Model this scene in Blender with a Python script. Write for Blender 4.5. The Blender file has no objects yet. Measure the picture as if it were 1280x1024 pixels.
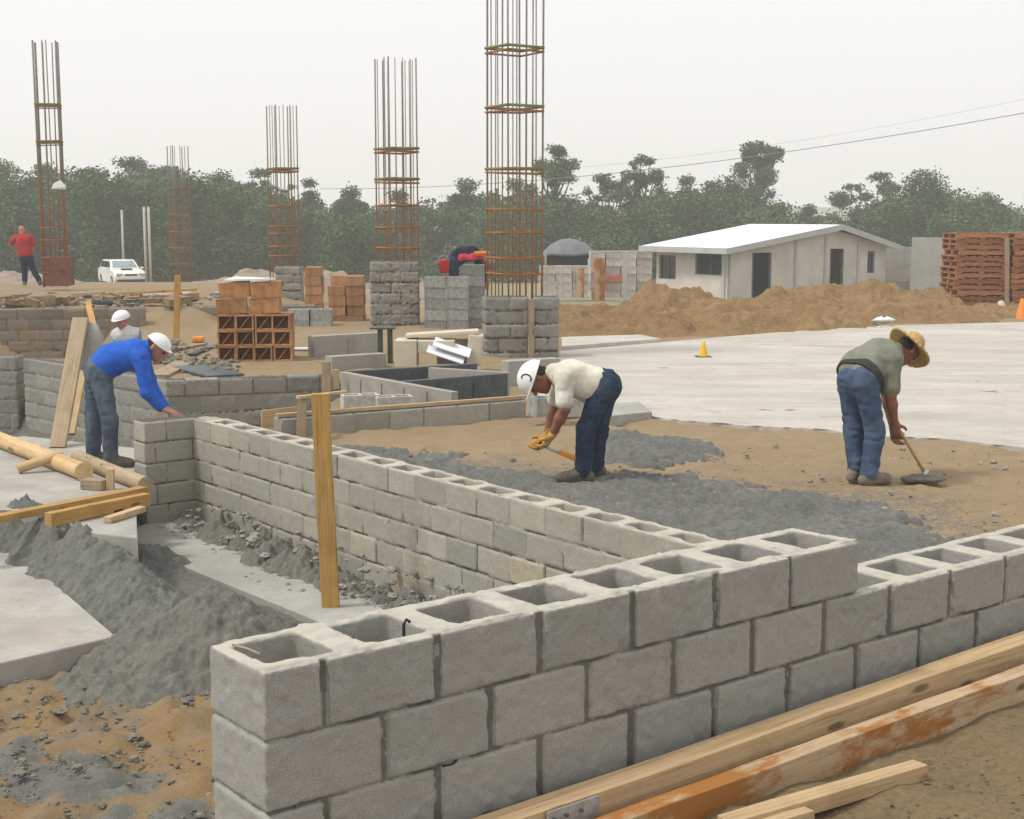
import bpy, bmesh, math, random
import numpy as np
from mathutils import Vector, Matrix

random.seed(7)
RNG = np.random.default_rng(7)
SC = bpy.context.scene
COL = SC.collection
R = math.radians

# ------------------------------------------------------------------ camera
FPX, HY, CZ = 1790.0, 270.0, 2.2
PITCH = math.atan((512 - HY) / FPX)
CP, SP = math.cos(PITCH), math.sin(PITCH)


def ray(px, py):
    u = (512 - py) / FPX
    return ((px - 640) / FPX, CP + SP * u, -SP + CP * u)


def at(px, py, z):
    d = ray(px, py)
    t = (z - CZ) / d[2]
    return Vector((d[0] * t, d[1] * t, z))


def atY(px, py, Y):
    d = ray(px, py)
    t = Y / d[1]
    return Vector((d[0] * t, Y, CZ + d[2] * t))


cam = bpy.data.cameras.new('camera')
cam.sensor_width = 36
cam.lens = FPX / 1280 * 36
cam.clip_end = 3000
co = bpy.data.objects.new('camera', cam)
COL.objects.link(co)
co.location = (0, 0, CZ)
co.rotation_euler = (math.pi / 2 - PITCH, 0, 0)
SC.camera = co

# ------------------------------------------------------------------ noise


def _hash(ix, iy, iz, seed):
    h = (ix.astype(np.int64) * 374761393 + iy.astype(np.int64) * 668265263 + iz.astype(np.int64) * 2147483647 + seed * 974711) & 0xFFFFFFFF
    h = ((h ^ (h >> 13)) * 1274126177) & 0xFFFFFFFF
    h = (h ^ (h >> 16)) & 0xFFFF
    return h.astype(np.float32) / 32768.0 - 1.0


def vnoise(x, y, z=None, seed=0):
    x = np.asarray(x, np.float32)
    y = np.asarray(y, np.float32)
    z = np.zeros_like(x) if z is None else np.asarray(z, np.float32)
    x, y, z = np.broadcast_arrays(x, y, z)
    ix, iy, iz = np.floor(x), np.floor(y), np.floor(z)
    fx, fy, fz = x - ix, y - iy, z - iz
    fx, fy, fz = [t * t * (3 - 2 * t) for t in (fx, fy, fz)]
    out = 0
    for dx in (0, 1):
        wx = fx if dx else 1 - fx
        for dy in (0, 1):
            wy = fy if dy else 1 - fy
            for dz in (0, 1):
                wz = fz if dz else 1 - fz
                out = out + wx * wy * wz * _hash(ix + dx, iy + dy, iz + dz, seed)
    return out


def fbm(x, y, z=None, o=3, seed=0):
    s, a, f = 0, 1.0, 1.0
    for k in range(o):
        s = s + a * vnoise(x * f, y * f, None if z is None else z * f, seed + k)
        a *= .5
        f *= 2.03
    return s


def sstep(a, b, x):
    t = np.clip((x - a) / (b - a), 0, 1)
    return t * t * (3 - 2 * t)

# ------------------------------------------------------------------ meshes / objects


def mesh_np(name, V, F, mat=None, smooth=True, attrs=None, fmat=None):
    V = np.asarray(V, np.float32)
    F = np.asarray(F, np.int32)
    me = bpy.data.meshes.new(name)
    n, k = F.shape
    me.vertices.add(len(V))
    me.vertices.foreach_set('co', V.ravel())
    me.loops.add(n * k)
    me.loops.foreach_set('vertex_index', F.ravel())
    me.polygons.add(n)
    me.polygons.foreach_set('loop_start', np.arange(0, n * k, k, dtype=np.int32))
    me.polygons.foreach_set('loop_total', np.full(n, k, np.int32))
    me.polygons.foreach_set('use_smooth', np.full(n, smooth, bool))
    for m in (mat if isinstance(mat, (list, tuple)) else [mat]):
        if m:
            me.materials.append(m)
    if fmat is not None:
        me.polygons.foreach_set('material_index', np.asarray(fmat, np.int32))
    me.update(calc_edges=True)
    for nm, a in (attrs or {}).items():
        at_ = me.attributes.new(nm, 'FLOAT', 'POINT')
        at_.data.foreach_set('value', np.asarray(a, np.float32))
    return me


def link(name, data, parent=None, loc=None):
    o = bpy.data.objects.new(name, data)
    COL.objects.link(o)
    if parent is not None:
        o.parent = parent
    if loc is not None:
        o.location = loc
    return o


def tag(o, label, cat, group=None, kind=None):
    if label:
        o['label'] = label
    if cat:
        o['category'] = cat
    if group:
        o['group'] = group
    if kind:
        o['kind'] = kind
    return o


def thing(name, label, cat, loc=(0, 0, 0), rz=0, group=None):
    o = bpy.data.objects.new(name, None)
    COL.objects.link(o)
    o.empty_display_size = .1
    o.location = loc
    o.rotation_euler = (0, 0, rz)
    return tag(o, label, cat, group)


def structure(name, me, loc=None):
    return tag(link(name, me, None, loc), None, None, None, 'structure')


def dup(root, loc, rz=None, label=None, group=None, rot=None, scale=None):
    r = root.copy()
    COL.objects.link(r)
    r.location = loc
    if rz is not None:
        r.rotation_euler = (root.rotation_euler[0], root.rotation_euler[1], rz)
    if rot is not None:
        r.rotation_euler = rot
    if scale is not None:
        r.scale = scale
    if label:
        r['label'] = label
    if group:
        r['group'] = group
    for ch in list(root.children):
        c = ch.copy()
        COL.objects.link(c)
        c.parent = r
        for g in list(ch.children):
            d = g.copy()
            COL.objects.link(d)
            d.parent = c
    return r


class MB:
    """collects shapes into one mesh"""

    def __init__(s):
        s.bm = bmesh.new()

    def box(s, c, size, rot=None, bev=0.0, mi=0):
        m = Matrix.Translation(c)
        if rot is not None:
            m = m @ rot.to_4x4()
        r = bmesh.ops.create_cube(s.bm, size=1.0)
        vs = r['verts']
        bmesh.ops.scale(s.bm, vec=size, verts=vs)
        bmesh.ops.transform(s.bm, matrix=m, verts=vs)
        fs = set(f for v in vs for f in v.link_faces)
        for f in fs:
            f.material_index = mi
        if bev > 0:
            es = list(set(e for v in vs for e in v.link_edges))
            bmesh.ops.bevel(s.bm, geom=es, offset=bev, segments=2, affect='EDGES', profile=.6)
        return s

    def tube(s, pts, r, seg=8, mi=0, cap=True, r2=None):
        pts = [Vector(p) for p in pts]
        n = len(pts)
        rings = []
        for i, p in enumerate(pts):
            d = (pts[min(i + 1, n - 1)] - pts[max(i - 1, 0)]).normalized()
            a = d.orthogonal().normalized() if i == 0 else (a - d * a.dot(d)).normalized()
            b = d.cross(a)
            rr = r if r2 is None else r + (r2 - r) * i / (n - 1)
            rings.append([s.bm.verts.new(p + (a * math.cos(t) + b * math.sin(t)) * rr) for t in [2 * math.pi * k / seg for k in range(seg)]])
        for i in range(n - 1):
            for k in range(seg):
                f = s.bm.faces.new((rings[i][k], rings[i][(k + 1) % seg], rings[i + 1][(k + 1) % seg], rings[i + 1][k]))
                f.smooth = True
                f.material_index = mi
        if cap:
            s.bm.faces.new(rings[0][::-1]).material_index = mi
            s.bm.faces.new(rings[-1]).material_index = mi
        return s

    def poly(s, pts, mi=0):
        f = s.bm.faces.new([s.bm.verts.new(p) for p in pts])
        f.material_index = mi
        return f

    def prism(s, pts, vec, mi=0):
        a = [s.bm.verts.new(p) for p in pts]
        b = [s.bm.verts.new(Vector(p) + Vector(vec)) for p in pts]
        n = len(pts)
        s.bm.faces.new(a[::-1]).material_index = mi
        s.bm.faces.new(b).material_index = mi
        for i in range(n):
            s.bm.faces.new((a[i], a[(i + 1) % n], b[(i + 1) % n], b[i])).material_index = mi
        return s

    def lathe(s, prof, seg=24, mi=0, mat=None):
        rings = []
        for (r, z) in prof:
            rings.append([s.bm.verts.new((r * math.cos(2 * math.pi * k / seg), r * math.sin(2 * math.pi * k / seg), z)) for k in range(seg)])
        for i in range(len(prof) - 1):
            for k in range(seg):
                f = s.bm.faces.new((rings[i][k], rings[i][(k + 1) % seg], rings[i + 1][(k + 1) % seg], rings[i + 1][k]))
                f.smooth = True
                f.material_index = mi
        if mat is not None:
            bmesh.ops.transform(s.bm, matrix=mat, verts=[v for r in rings for v in r])
        return s

    def mesh(s, name, mats):
        bmesh.ops.recalc_face_normals(s.bm, faces=s.bm.faces[:])
        me = bpy.data.meshes.new(name)
        s.bm.to_mesh(me)
        s.bm.free()
        for m in (mats if isinstance(mats, (list, tuple)) else [mats]):
            me.materials.append(m)
        return me

    def build(s, name, mats, parent=None, loc=None):
        return link(name, s.mesh(name, mats), parent, loc)


def surface_nets(f, org, h):
    s = f < 0
    nx, ny, nz = f.shape
    c = np.zeros((nx - 1, ny - 1, nz - 1), np.int8)
    for dx in (0, 1):
        for dy in (0, 1):
            for dz in (0, 1):
                c += s[dx:nx - 1 + dx, dy:ny - 1 + dy, dz:nz - 1 + dz]
    act = (c > 0) & (c < 8)
    idx = np.full(act.shape, -1, np.int64)
    ii, jj, kk = np.nonzero(act)
    n = len(ii)
    idx[act] = np.arange(n)
    P = np.zeros((n, 3), np.float32)
    W = np.zeros(n, np.float32)
    cor = [(a, b, d) for a in (0, 1) for b in (0, 1) for d in (0, 1)]
    for a in cor:
        for ax in range(3):
            if a[ax]:
                continue
            b = list(a)
            b[ax] = 1
            fa = f[ii + a[0], jj + a[1], kk + a[2]]
            fb = f[ii + b[0], jj + b[1], kk + b[2]]
            m = (fa < 0) != (fb < 0)
            t = np.where(m, fa / np.where(m, fa - fb, 1), 0)
            p = np.array(a, np.float32)[None, :].repeat(n, 0)
            p[:, ax] = t
            P += p * m[:, None]
            W += m
    V = (P / W[:, None] + np.stack([ii, jj, kk], 1)) * h + np.array(org, np.float32)
    Q = []
    for ax in range(3):
        sl0 = [slice(1, -1)] * 3
        sl1 = [slice(1, -1)] * 3
        sl0[ax] = slice(0, -1)
        sl1[ax] = slice(1, None)
        A, B = s[tuple(sl0)], s[tuple(sl1)]
        for fl, msk in ((False, A & ~B), (True, ~A & B)):
            i, j, k = np.nonzero(msk)
            off = [1, 1, 1]
            off[ax] = 0
            i, j, k = i + off[0], j + off[1], k + off[2]
            q = []
            o1, o2 = [(1, 2), (2, 0), (0, 1)][ax]
            for (da, db) in ((1, 1), (0, 1), (0, 0), (1, 0)):
                d = [0, 0, 0]
                d[o1] = da
                d[o2] = db
                q.append(idx[i - d[0], j - d[1], k - d[2]])
            q = np.stack(q, 1)
            Q.append(q[:, ::-1] if fl else q)
    return V, np.concatenate(Q)

# ------------------------------------------------------------------ materials


class NT:
    def __init__(s, name):
        s.m = bpy.data.materials.new(name)
        s.m.use_nodes = True
        s.t = s.m.node_tree
        s.b = s.t.nodes['Principled BSDF']
        s.tc = s.t.nodes.new('ShaderNodeTexCoord')
        s.vec = s.tc.outputs['Object']

    def n(s, t, **kw):
        x = s.t.nodes.new('ShaderNode' + t)
        for k, v in kw.items():
            setattr(x, k, v)
        return x

    def l(s, a, b):
        s.t.links.new(a, b)

    def inp(s, node, key, v):
        if hasattr(v, 'is_linked') or isinstance(v, bpy.types.NodeSocket):
            s.l(v, node.inputs[key])
        else:
            node.inputs[key].default_value = v

    def map(s, scale=(1, 1, 1), rot=(0, 0, 0), vec=None):
        x = s.n('Mapping')
        x.inputs['Scale'].default_value = scale
        x.inputs['Rotation'].default_value = rot
        s.l(vec or s.vec, x.inputs['Vector'])
        return x.outputs[0]

    def noise(s, sc, det=4, rough=.6, vec=None, dist=0):
        x = s.n('TexNoise')
        x.inputs['Scale'].default_value = sc
        x.inputs['Detail'].default_value = det
        x.inputs['Roughness'].default_value = rough
        x.inputs['Distortion'].default_value = dist
        s.l(vec or s.vec, x.inputs['Vector'])
        return x.outputs['Fac']

    def voro(s, sc, feat='F1', out='Distance', vec=None):
        x = s.n('TexVoronoi', feature=feat)
        x.inputs['Scale'].default_value = sc
        s.l(vec or s.vec, x.inputs['Vector'])
        return x.outputs[out]

    def ramp(s, f, stops):
        x = s.n('ValToRGB')
        e = x.color_ramp.elements
        while len(e) < len(stops):
            e.new(.5)
        for el, (p, c) in zip(e, stops):
            el.position = p
            el.color = (*c, 1) if len(c) == 3 else c
        s.l(f, x.inputs[0])
        return x.outputs[0]

    def gray(s, f, a, b, lo=0., hi=1.):
        x = s.n('MapRange')
        x.inputs[1].default_value = a
        x.inputs[2].default_value = b
        x.inputs[3].default_value = lo
        x.inputs[4].default_value = hi
        s.l(f, x.inputs[0])
        return x.outputs[0]

    def mix(s, f, a, b, mode='MIX'):
        x = s.n('MixRGB', blend_type=mode)
        s.inp(x, 0, f)
        s.inp(x, 1, (*a, 1) if isinstance(a, tuple) and len(a) == 3 else a)
        s.inp(x, 2, (*b, 1) if isinstance(b, tuple) and len(b) == 3 else b)
        return x.outputs[0]

    def math(s, op, a, b=0.):
        x = s.n('Math', operation=op)
        s.inp(x, 0, a)
        s.inp(x, 1, b)
        return x.outputs[0]

    def attr(s, nm):
        return s.n('Attribute', attribute_name=nm).outputs['Fac']

    def rnd(s):
        return s.n('ObjectInfo').outputs['Random']

    def fin(s, color, rough=.85, bump=None, bs=.3, bd=.01, spec=.3, metal=0.):
        s.inp(s.b, 'Base Color', (*color, 1) if isinstance(color, tuple) else color)
        s.inp(s.b, 'Roughness', rough)
        s.b.inputs['Specular IOR Level'].default_value = spec
        s.b.inputs['Metallic'].default_value = metal
        if bump is not None:
            x = s.n('Bump')
            x.inputs['Strength'].default_value = bs
            x.inputs['Distance'].default_value = bd
            s.l(bump, x.inputs['Height'])
            s.l(x.outputs[0], s.b.inputs['Normal'])
        return s.m


def c3(c, k):
    return tuple(min(1, v * k) for v in c)


def m_plain(name, c, var=.25, sc=6, rough=.8, bs=.25, bsc=60, spec=.3, metal=0., rnd=0.):
    t = NT(name)
    f = t.noise(sc, 5)
    col = t.ramp(f, [(.3, c3(c, 1 - var)), (.5, c), (.72, c3(c, 1 + var))])
    if rnd:
        r = t.gray(t.rnd(), 0, 1, 1 - rnd, 1 + rnd)
        col = t.mix(1., col, r, 'MULTIPLY')
    return t.fin(col, rough, t.noise(bsc, 4), bs, .01, spec, metal)


def m_block(name, c, mortar, fine=1.0, stain=(.30, .27, .2), pore=170, tv=1.):
    t = NT(name)
    tone = t.attr('tone')
    mor = t.attr('mortar')
    n1 = t.noise(3.2, 5)
    n2 = t.noise(260 * fine, 3, .75)
    n3 = t.noise(14 * fine, 4)
    col = t.ramp(n2, [(.32, c3(c, .58)), (.47, c3(c, .95)), (.56, c3(c, 1.04)), (.7, c3(c, 1.32))])
    col = t.mix(t.gray(n3, .42, .75, 0, .3), col, c3(c, .8))
    tr = t.ramp(tone, [(0, (.72, .75, .74)), (.3, (1, 1, 1)), (.55, (1.0, .97, .92)), (.75, (.88, .9, .88)), (.92, (1.12, 1.1, 1.06)), (1., (1.1, 1.02, .84))])
    col = t.mix(tv, col, tr, 'MULTIPLY')
    sp = t.noise(5.5 * fine, 6, .75)
    col = t.mix(t.gray(sp, .60, .68, 0, .5), col, c3(c, 1.35))
    dk = t.noise(2.1, 6, .7)
    col = t.mix(t.gray(dk, .52, .68, 0, .4), col, c3(c, .62))
    col = t.mix(t.gray(n1, .5, .75, 0, .45), col, stain)
    speck = t.voro(pore * fine)
    col = t.mix(t.gray(speck, .06, .26, .7, 0), col, c3(c, .36))
    col = t.mix(mor, col, t.mix(n3, c3(mortar, .75), c3(mortar, 1.15)))
    cf = t.math('MULTIPLY', t.attr('pale_top'), t.gray(n3, .3, .55, .25, .95))
    col = t.mix(cf, col, (.47, .44, .37))  # paler beige on the topmost rims of the open-celled walls
    sp2 = t.noise(240 * fine, 2, .8)
    return t.fin(col, .93, t.mix(.5, n2, sp2), .5, .006 / fine, .2)


def m_wood(name, c, dark, sc=1., rough=.75, rnd=.12, stain=None):
    t = NT(name)
    g = t.noise(1.3, 7, .7, t.map((1.1 * sc, 38 * sc, 38 * sc)), .5)
    col = t.ramp(g, [(.3, dark), (.46, c), (.6, c3(c, 1.12)), (.75, c3(c, 1.28))])
    st_ = t.noise(1.0, 5, .7, t.map((3 * sc, 150 * sc, 150 * sc)))
    col = t.mix(t.gray(st_, .56, .72, 0, .65), col, c3(dark, .6))
    kn = t.voro(1., vec=t.map((2.6 * sc, 9 * sc, 9 * sc)))
    col = t.mix(t.gray(kn, .10, .17, .85, 0), col, c3(dark, .55))
    bl = t.noise(3.1 * sc, 5, .7)
    col = t.mix(t.gray(bl, .5, .75, 0, .55), col, c3(dark, .9))
    if stain:
        n = t.noise(1.7, 6, .7, t.map((1., 2.5, 2.5)))
        col = t.mix(t.gray(n, .49, .57, 0, .9), col, stain)
        pl_ = t.noise(7, 5, .7)
        col = t.mix(t.gray(pl_, .62, .68, 0, .7), col, (.42, .38, .31))
    else:
        pl_ = t.noise(6, 5, .75)
        col = t.mix(t.gray(pl_, .64, .72, 0, .5), col, (.36, .34, .30))
    r = t.gray(t.rnd(), 0, 1, 1 - rnd, 1 + rnd)
    col = t.mix(1., col, r, 'MULTIPLY')
    return t.fin(col, rough, t.mix(.5, g, st_), .5, .004, .25)


def m_soil(name, c, c2, dark, stone=None, sc=1., bs=.6):
    t = NT(name)
    a = t.noise(.9 * sc, 6, .65)
    b = t.noise(9 * sc, 6, .7)
    d = t.noise(45 * sc, 4, .7)
    col = t.ramp(a, [(.33, c), (.6, c2)])
    col = t.mix(t.gray(b, .38, .7, 0, .75), col, dark)
    col = t.mix(t.gray(d, .35, .75, .0, .5), col, c3(dark, .75))
    if stone:
        v = t.voro(38 * sc)
        col = t.mix(t.gray(v, .05, .2, .55, 0), col, stone)
    h = t.mix(.5, b, d)
    return t.fin(col, .96, h, bs, .05 / sc, .15)


M = {}
M['block_near'] = m_block('block_near', (.328, .32, .292), (.155, .15, .13), 1., (.28, .25, .20), tv=.45)
M['block_mid'] = m_block('block_mid', (.37, .352, .305), (.11, .106, .092), .6, (.32, .28, .19))
M['block_far'] = m_block('block_far', (.29, .283, .256), (.11, .107, .095), .4, (.24, .215, .165))
M['block_tan'] = m_block('block_tan', (.27, .225, .175), (.15, .125, .1), .4, (.22, .18, .13))
M['block_grey'] = m_plain('block_grey', (.29, .295, .28), .35, 14, .92, .5, 70, .2, rnd=.18)
M['block_white'] = m_plain('block_white', (.45, .43, .39), .3, 9, .92, .4, 50, .2, rnd=.2)
M['clay'] = m_plain('clay', (.39, .20, .085), .38, 8, .9, .3, 60, .2, rnd=.22)
M['clay_brick'] = m_plain('clay_brick', (.37, .20, .095), .32, 6, .9, .3, 60, .2, rnd=.22)
M['wood_pale'] = m_wood('wood_pale', (.47, .335, .19), (.27, .17, .085))
M['wood_yellow'] = m_wood('wood_yellow', (.42, .245, .075), (.23, .12, .035))
M['wood_orange'] = m_wood('wood_orange', (.46, .34, .21), (.22, .13, .06), 1., .7, .05, (.33, .125, .022))
M['wood_grey'] = m_wood('wood_grey', (.34, .26, .165), (.17, .12, .075))
M['bamboo'] = m_wood('bamboo', (.50, .35, .17), (.32, .2, .09), .6, .55)
M['wood_red'] = m_wood('wood_red', (.37, .165, .07), (.17, .068, .028), 1., .85, .3)
M['concrete'] = None
M['steel_and_pit_shade'] = m_plain('steel_and_pit_shade', (.055, .07, .075), .4, 5, .55, .2, 30, .5)  # dark steel parts; also paints the shade on the inner pit panels
M['green_steel'] = m_plain('green_steel', (.05, .075, .045), .3, 6, .6, .2, 40, .4)
M['panel_beige'] = m_plain('panel_beige', (.55, .49, .38), .1, 4, .8, .15, 40)
M['sheet_white'] = m_plain('sheet_white', (.72, .74, .78), .08, 4, .6, .1, 30)
M['skin'] = m_plain('skin', (.235, .10, .052), .15, 20, .55, .15, 120, .4)
M['skin_red'] = m_plain('skin_red', (.42, .19, .13), .12, 20, .55, .15, 120, .4)
M['hair'] = m_plain('hair', (.018, .014, .012), .3, 60, .7, .4, 200)
M['helmet'] = m_plain('helmet', (.80, .79, .76), .06, 9, .35, .05, 40, .5)
M['cap_white'] = m_plain('cap_white', (.78, .78, .78), .08, 20, .85, .3, 150)
M['emblem'] = m_plain('emblem', (.02, .022, .03), .1, 9, .4, .05, 40)
M['boot'] = m_plain('boot', (.20, .165, .125), .35, 14, .85, .4, 80)
M['boot_dark'] = m_plain('boot_dark', (.12, .11, .09), .35, 14, .85, .4, 80)
M['glove'] = m_plain('glove', (.46, .25, .06), .3, 25, .85, .4, 120)
M['tool_orange'] = m_plain('tool_orange', (.62, .24, .03), .2, 10, .5, .1, 60, .4)
M['black'] = m_plain('black', (.018, .018, .02), .3, 10, .6, .2, 60)
M['straw'] = m_plain('straw', (.50, .34, .14), .25, 40, .85, .6, 160)
M['rust'] = None


def m_cloth(name, c, fade=None, sc=5., weave=260):
    t = NT(name)
    n = t.noise(sc, 5, .6)
    col = t.ramp(n, [(.3, c3(c, .72)), (.5, c), (.72, c3(c, 1.2))])
    if fade:
        f = t.noise(4.2, 4, .6)
        col = t.mix(t.gray(f, .45, .72, 0, .85), col, fade)
    w = t.noise(weave, 2)
    return t.fin(col, .93, t.mix(.3, t.noise(18, 5, .6), w), .9, .02, .1)


M['tee_white'] = m_cloth('tee_white', (.74, .70, .60), (.56, .49, .36))
M['jean_dark'] = m_cloth('jean_dark', (.030, .048, .085), (.075, .10, .135))
M['jean_light'] = m_cloth('jean_light', (.065, .10, .17), (.145, .19, .255))
M['jean_grey'] = m_cloth('jean_grey', (.08, .112, .155), (.18, .205, .22))
M['shirt_blue'] = m_cloth('shirt_blue', (.025, .11, .52), (.04, .15, .6))
M['shirt_sage'] = m_cloth('shirt_sage', (.21, .215, .165), (.30, .305, .245))
M['shirt_red'] = m_cloth('shirt_red', (.42, .035, .03), (.32, .03, .03))
M['navy'] = m_cloth('navy', (.018, .024, .05))
M['vest_white'] = m_cloth('vest_white', (.62, .62, .62), (.5, .5, .5))
M['sleeve_blue'] = m_cloth('sleeve_blue', (.2, .32, .5))
M['belt_dark'] = m_cloth('belt_dark', (.05, .055, .045))
M['pink_red'] = m_cloth('pink_red', (.55, .06, .09))
M['orange_cloth'] = m_cloth('orange_cloth', (.75, .2, .04))
M['paint_white'] = m_plain('paint_white', (.74, .73, .70), .06, 2, .35, .05, 20, .5)
M['glass_dark'] = m_plain('glass_dark', (.016, .02, .025), .2, 2, .12, .02, 5, .6)
M['wind_glass'] = m_plain('wind_glass', (.22, .29, .29), .2, 2, .12, .02, 5, .6)
M['rubber'] = m_plain('rubber', (.02, .02, .02), .2, 8, .85, .2, 60)
M['metal'] = m_plain('metal', (.42, .43, .43), .3, 22, .45, .2, 60, .5, .6)
M['cone_yellow'] = m_plain('cone_yellow', (.72, .43, .03), .12, 8, .6, .1, 40)
M['cone_orange'] = m_plain('cone_orange', (.75, .22, .03), .12, 8, .6, .1, 40)
M['red_plastic'] = m_plain('red_plastic', (.5, .03, .03), .15, 8, .5, .1, 40)
M['tarp_grey'] = m_plain('tarp_grey', (.15, .16, .17), .2, 3, .7, .3, 10)
M['wire'] = m_plain('wire', (.22, .22, .22), .1, 1, .7, .05, 20)
M['pole_pale'] = m_plain('pole_pale', (.45, .42, .36), .2, 3, .85, .2, 20)
M['house_wall'] = m_plain('house_wall', (.54, .50, .455), .16, .9, .92, .3, 26, .2)
M['house_trim'] = m_plain('house_trim', (.42, .44, .42), .1, 2, .8, .2, 26)
M['house_dark'] = m_plain('house_dark', (.10, .11, .11), .2, 2, .8, .2, 26)
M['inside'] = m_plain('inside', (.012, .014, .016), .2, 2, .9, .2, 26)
M['bark'] = m_plain('bark', (.13, .115, .095), .3, 3, .95, .6, 20)
M['trash_white'] = m_plain('trash_white', (.7, .7, .72), .1, 6, .6, .3, 20)
M['clutter_soil'] = m_plain('clutter_soil', (.16, .12, .075), .35, 9, .95, .5, 50, .2)
M['stone'] = m_plain('stone', (.26, .25, .22), .35, 9, .95, .5, 50, .2)
M['mud_clod'] = m_plain('mud_clod', (.17, .16, .13), .35, 9, .95, .6, 40, .2)


def m_roof():
    t = NT('roof_sheet')
    n = t.noise(1.2, 4)
    col = t.ramp(n, [(.3, (.80, .81, .82)), (.7, (.88, .88, .88))])
    w = t.n('TexWave', wave_type='BANDS', bands_direction='X')
    w.inputs['Scale'].default_value = 4.0
    t.l(t.vec, w.inputs['Vector'])
    return t.fin(col, .55, w.outputs['Fac'], .3, .03, .4)


M['roof_sheet'] = m_roof()


def m_concrete(name, c, stain, sc=1., streak=None):
    t = NT(name)
    a = t.noise(.55 * sc, 6, .7)
    v = t.map(streak or (1, 1, 1), (0, 0, .35 if streak else 0))
    b = t.noise(1.3 * sc, 6, .65, v)
    d = t.noise(24 * sc, 4, .7)
    col = t.ramp(b, [(.3, c3(c, .78)), (.5, c), (.68, c3(c, 1.18))])
    col = t.mix(t.gray(a, .45, .7, 0, .7), col, stain)
    col = t.mix(t.gray(d, .4, .8, 0, .3), col, c3(stain, .6))
    e_ = t.noise(3.2 * sc, 7, .75)
    col = t.mix(t.gray(e_, .55, .68, 0, .45), col, c3(stain, .7))
    return t.fin(col, .88, t.mix(.5, b, d), .25, .01, .3)


M['pad'] = m_concrete('pad', (.47, .44, .395), (.37, .32, .265), .8, (.35, 1.6, 1))
M['slab'] = m_concrete('slab', (.38, .365, .33), (.33, .28, .225), 1.3)
M['footing'] = m_concrete('footing', (.36, .355, .325), (.25, .245, .215), 1.2)
M['concrete'] = m_concrete('concrete', (.33, .32, .285), (.25, .235, .2), 1.5)
M['wall_plain'] = m_concrete('wall_plain', (.36, .35, .32), (.28, .27, .245), .8)
M['dirt'] = m_soil('dirt', (.31, .195, .088), (.36, .24, .12), (.18, .108, .048), None, .5, .9)
M['rubble_soil'] = m_soil('rubble_soil', (.36, .30, .24), (.42, .35, .28), (.22, .17, .13), (.5, .47, .42), .5, .8)
M['mortar_pile'] = m_soil('mortar_pile', (.165, .168, .154), (.205, .206, .186), (.09, .092, .084), None, 1.6, .6)
M['mortar_brown'] = m_soil('mortar_brown', (.18, .176, .154), (.22, .213, .184), (.10, .097, .084), None, 1.6, .6)
M['gravel'] = m_soil('gravel', (.15, .15, .14), (.195, .192, .176), (.088, .09, .083), None, 1.4, .4)


def m_rust():
    t = NT('rebar_rust')
    n = t.noise(2.5, 5, .6)
    n2 = t.noise(30, 3)
    sx = t.n('SeparateXYZ')
    t.l(t.vec, sx.inputs[0])
    z = t.math('ADD', sx.outputs['Z'], t.math('MULTIPLY', n, 1.4))
    col = t.ramp(t.gray(z, 1.6, 4.4), [(0, (.30, .115, .035)), (.45, (.25, .13, .055)), (.75, (.19, .17, .12)), (1, (.23, .225, .21))])
    col = t.mix(t.gray(n2, .4, .7, 0, .6), col, (.16, .08, .035))
    return t.fin(col, .85, n2, .4, .004, .3)


M['rust'] = m_rust()
M['tie_moss'] = m_plain('tie_moss', (.21, .19, .07), .35, 14, .9, .4, 50)
M['tie_rust'] = m_plain('tie_rust', (.30, .13, .04), .35, 14, .9, .4, 50)


def m_leaf(name, c, c2):
    t = NT(name)
    a = t.attr('tone')
    col = t.ramp(a, [(0, c3(c, .6)), (.5, c), (1, c2)])
    r = t.gray(t.rnd(), 0, 1, .85, 1.15)
    col = t.mix(1., col, r, 'MULTIPLY')
    return t.fin(col, .7, None, spec=.25)


M['leaf_mid'] = m_leaf('leaf_mid', (.046, .092, .028), (.092, .158, .045))
M['leaf_dark'] = m_leaf('leaf_dark', (.03, .078, .030), (.06, .125, .045))
M['leaf_olive'] = m_leaf('leaf_olive', (.075, .092, .042), (.125, .142, .062))

# ------------------------------------------------------------------ ground
UX, UY = .785, .62          # front wall direction
VX, VY = .611, -.79         # middle wall direction


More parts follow.
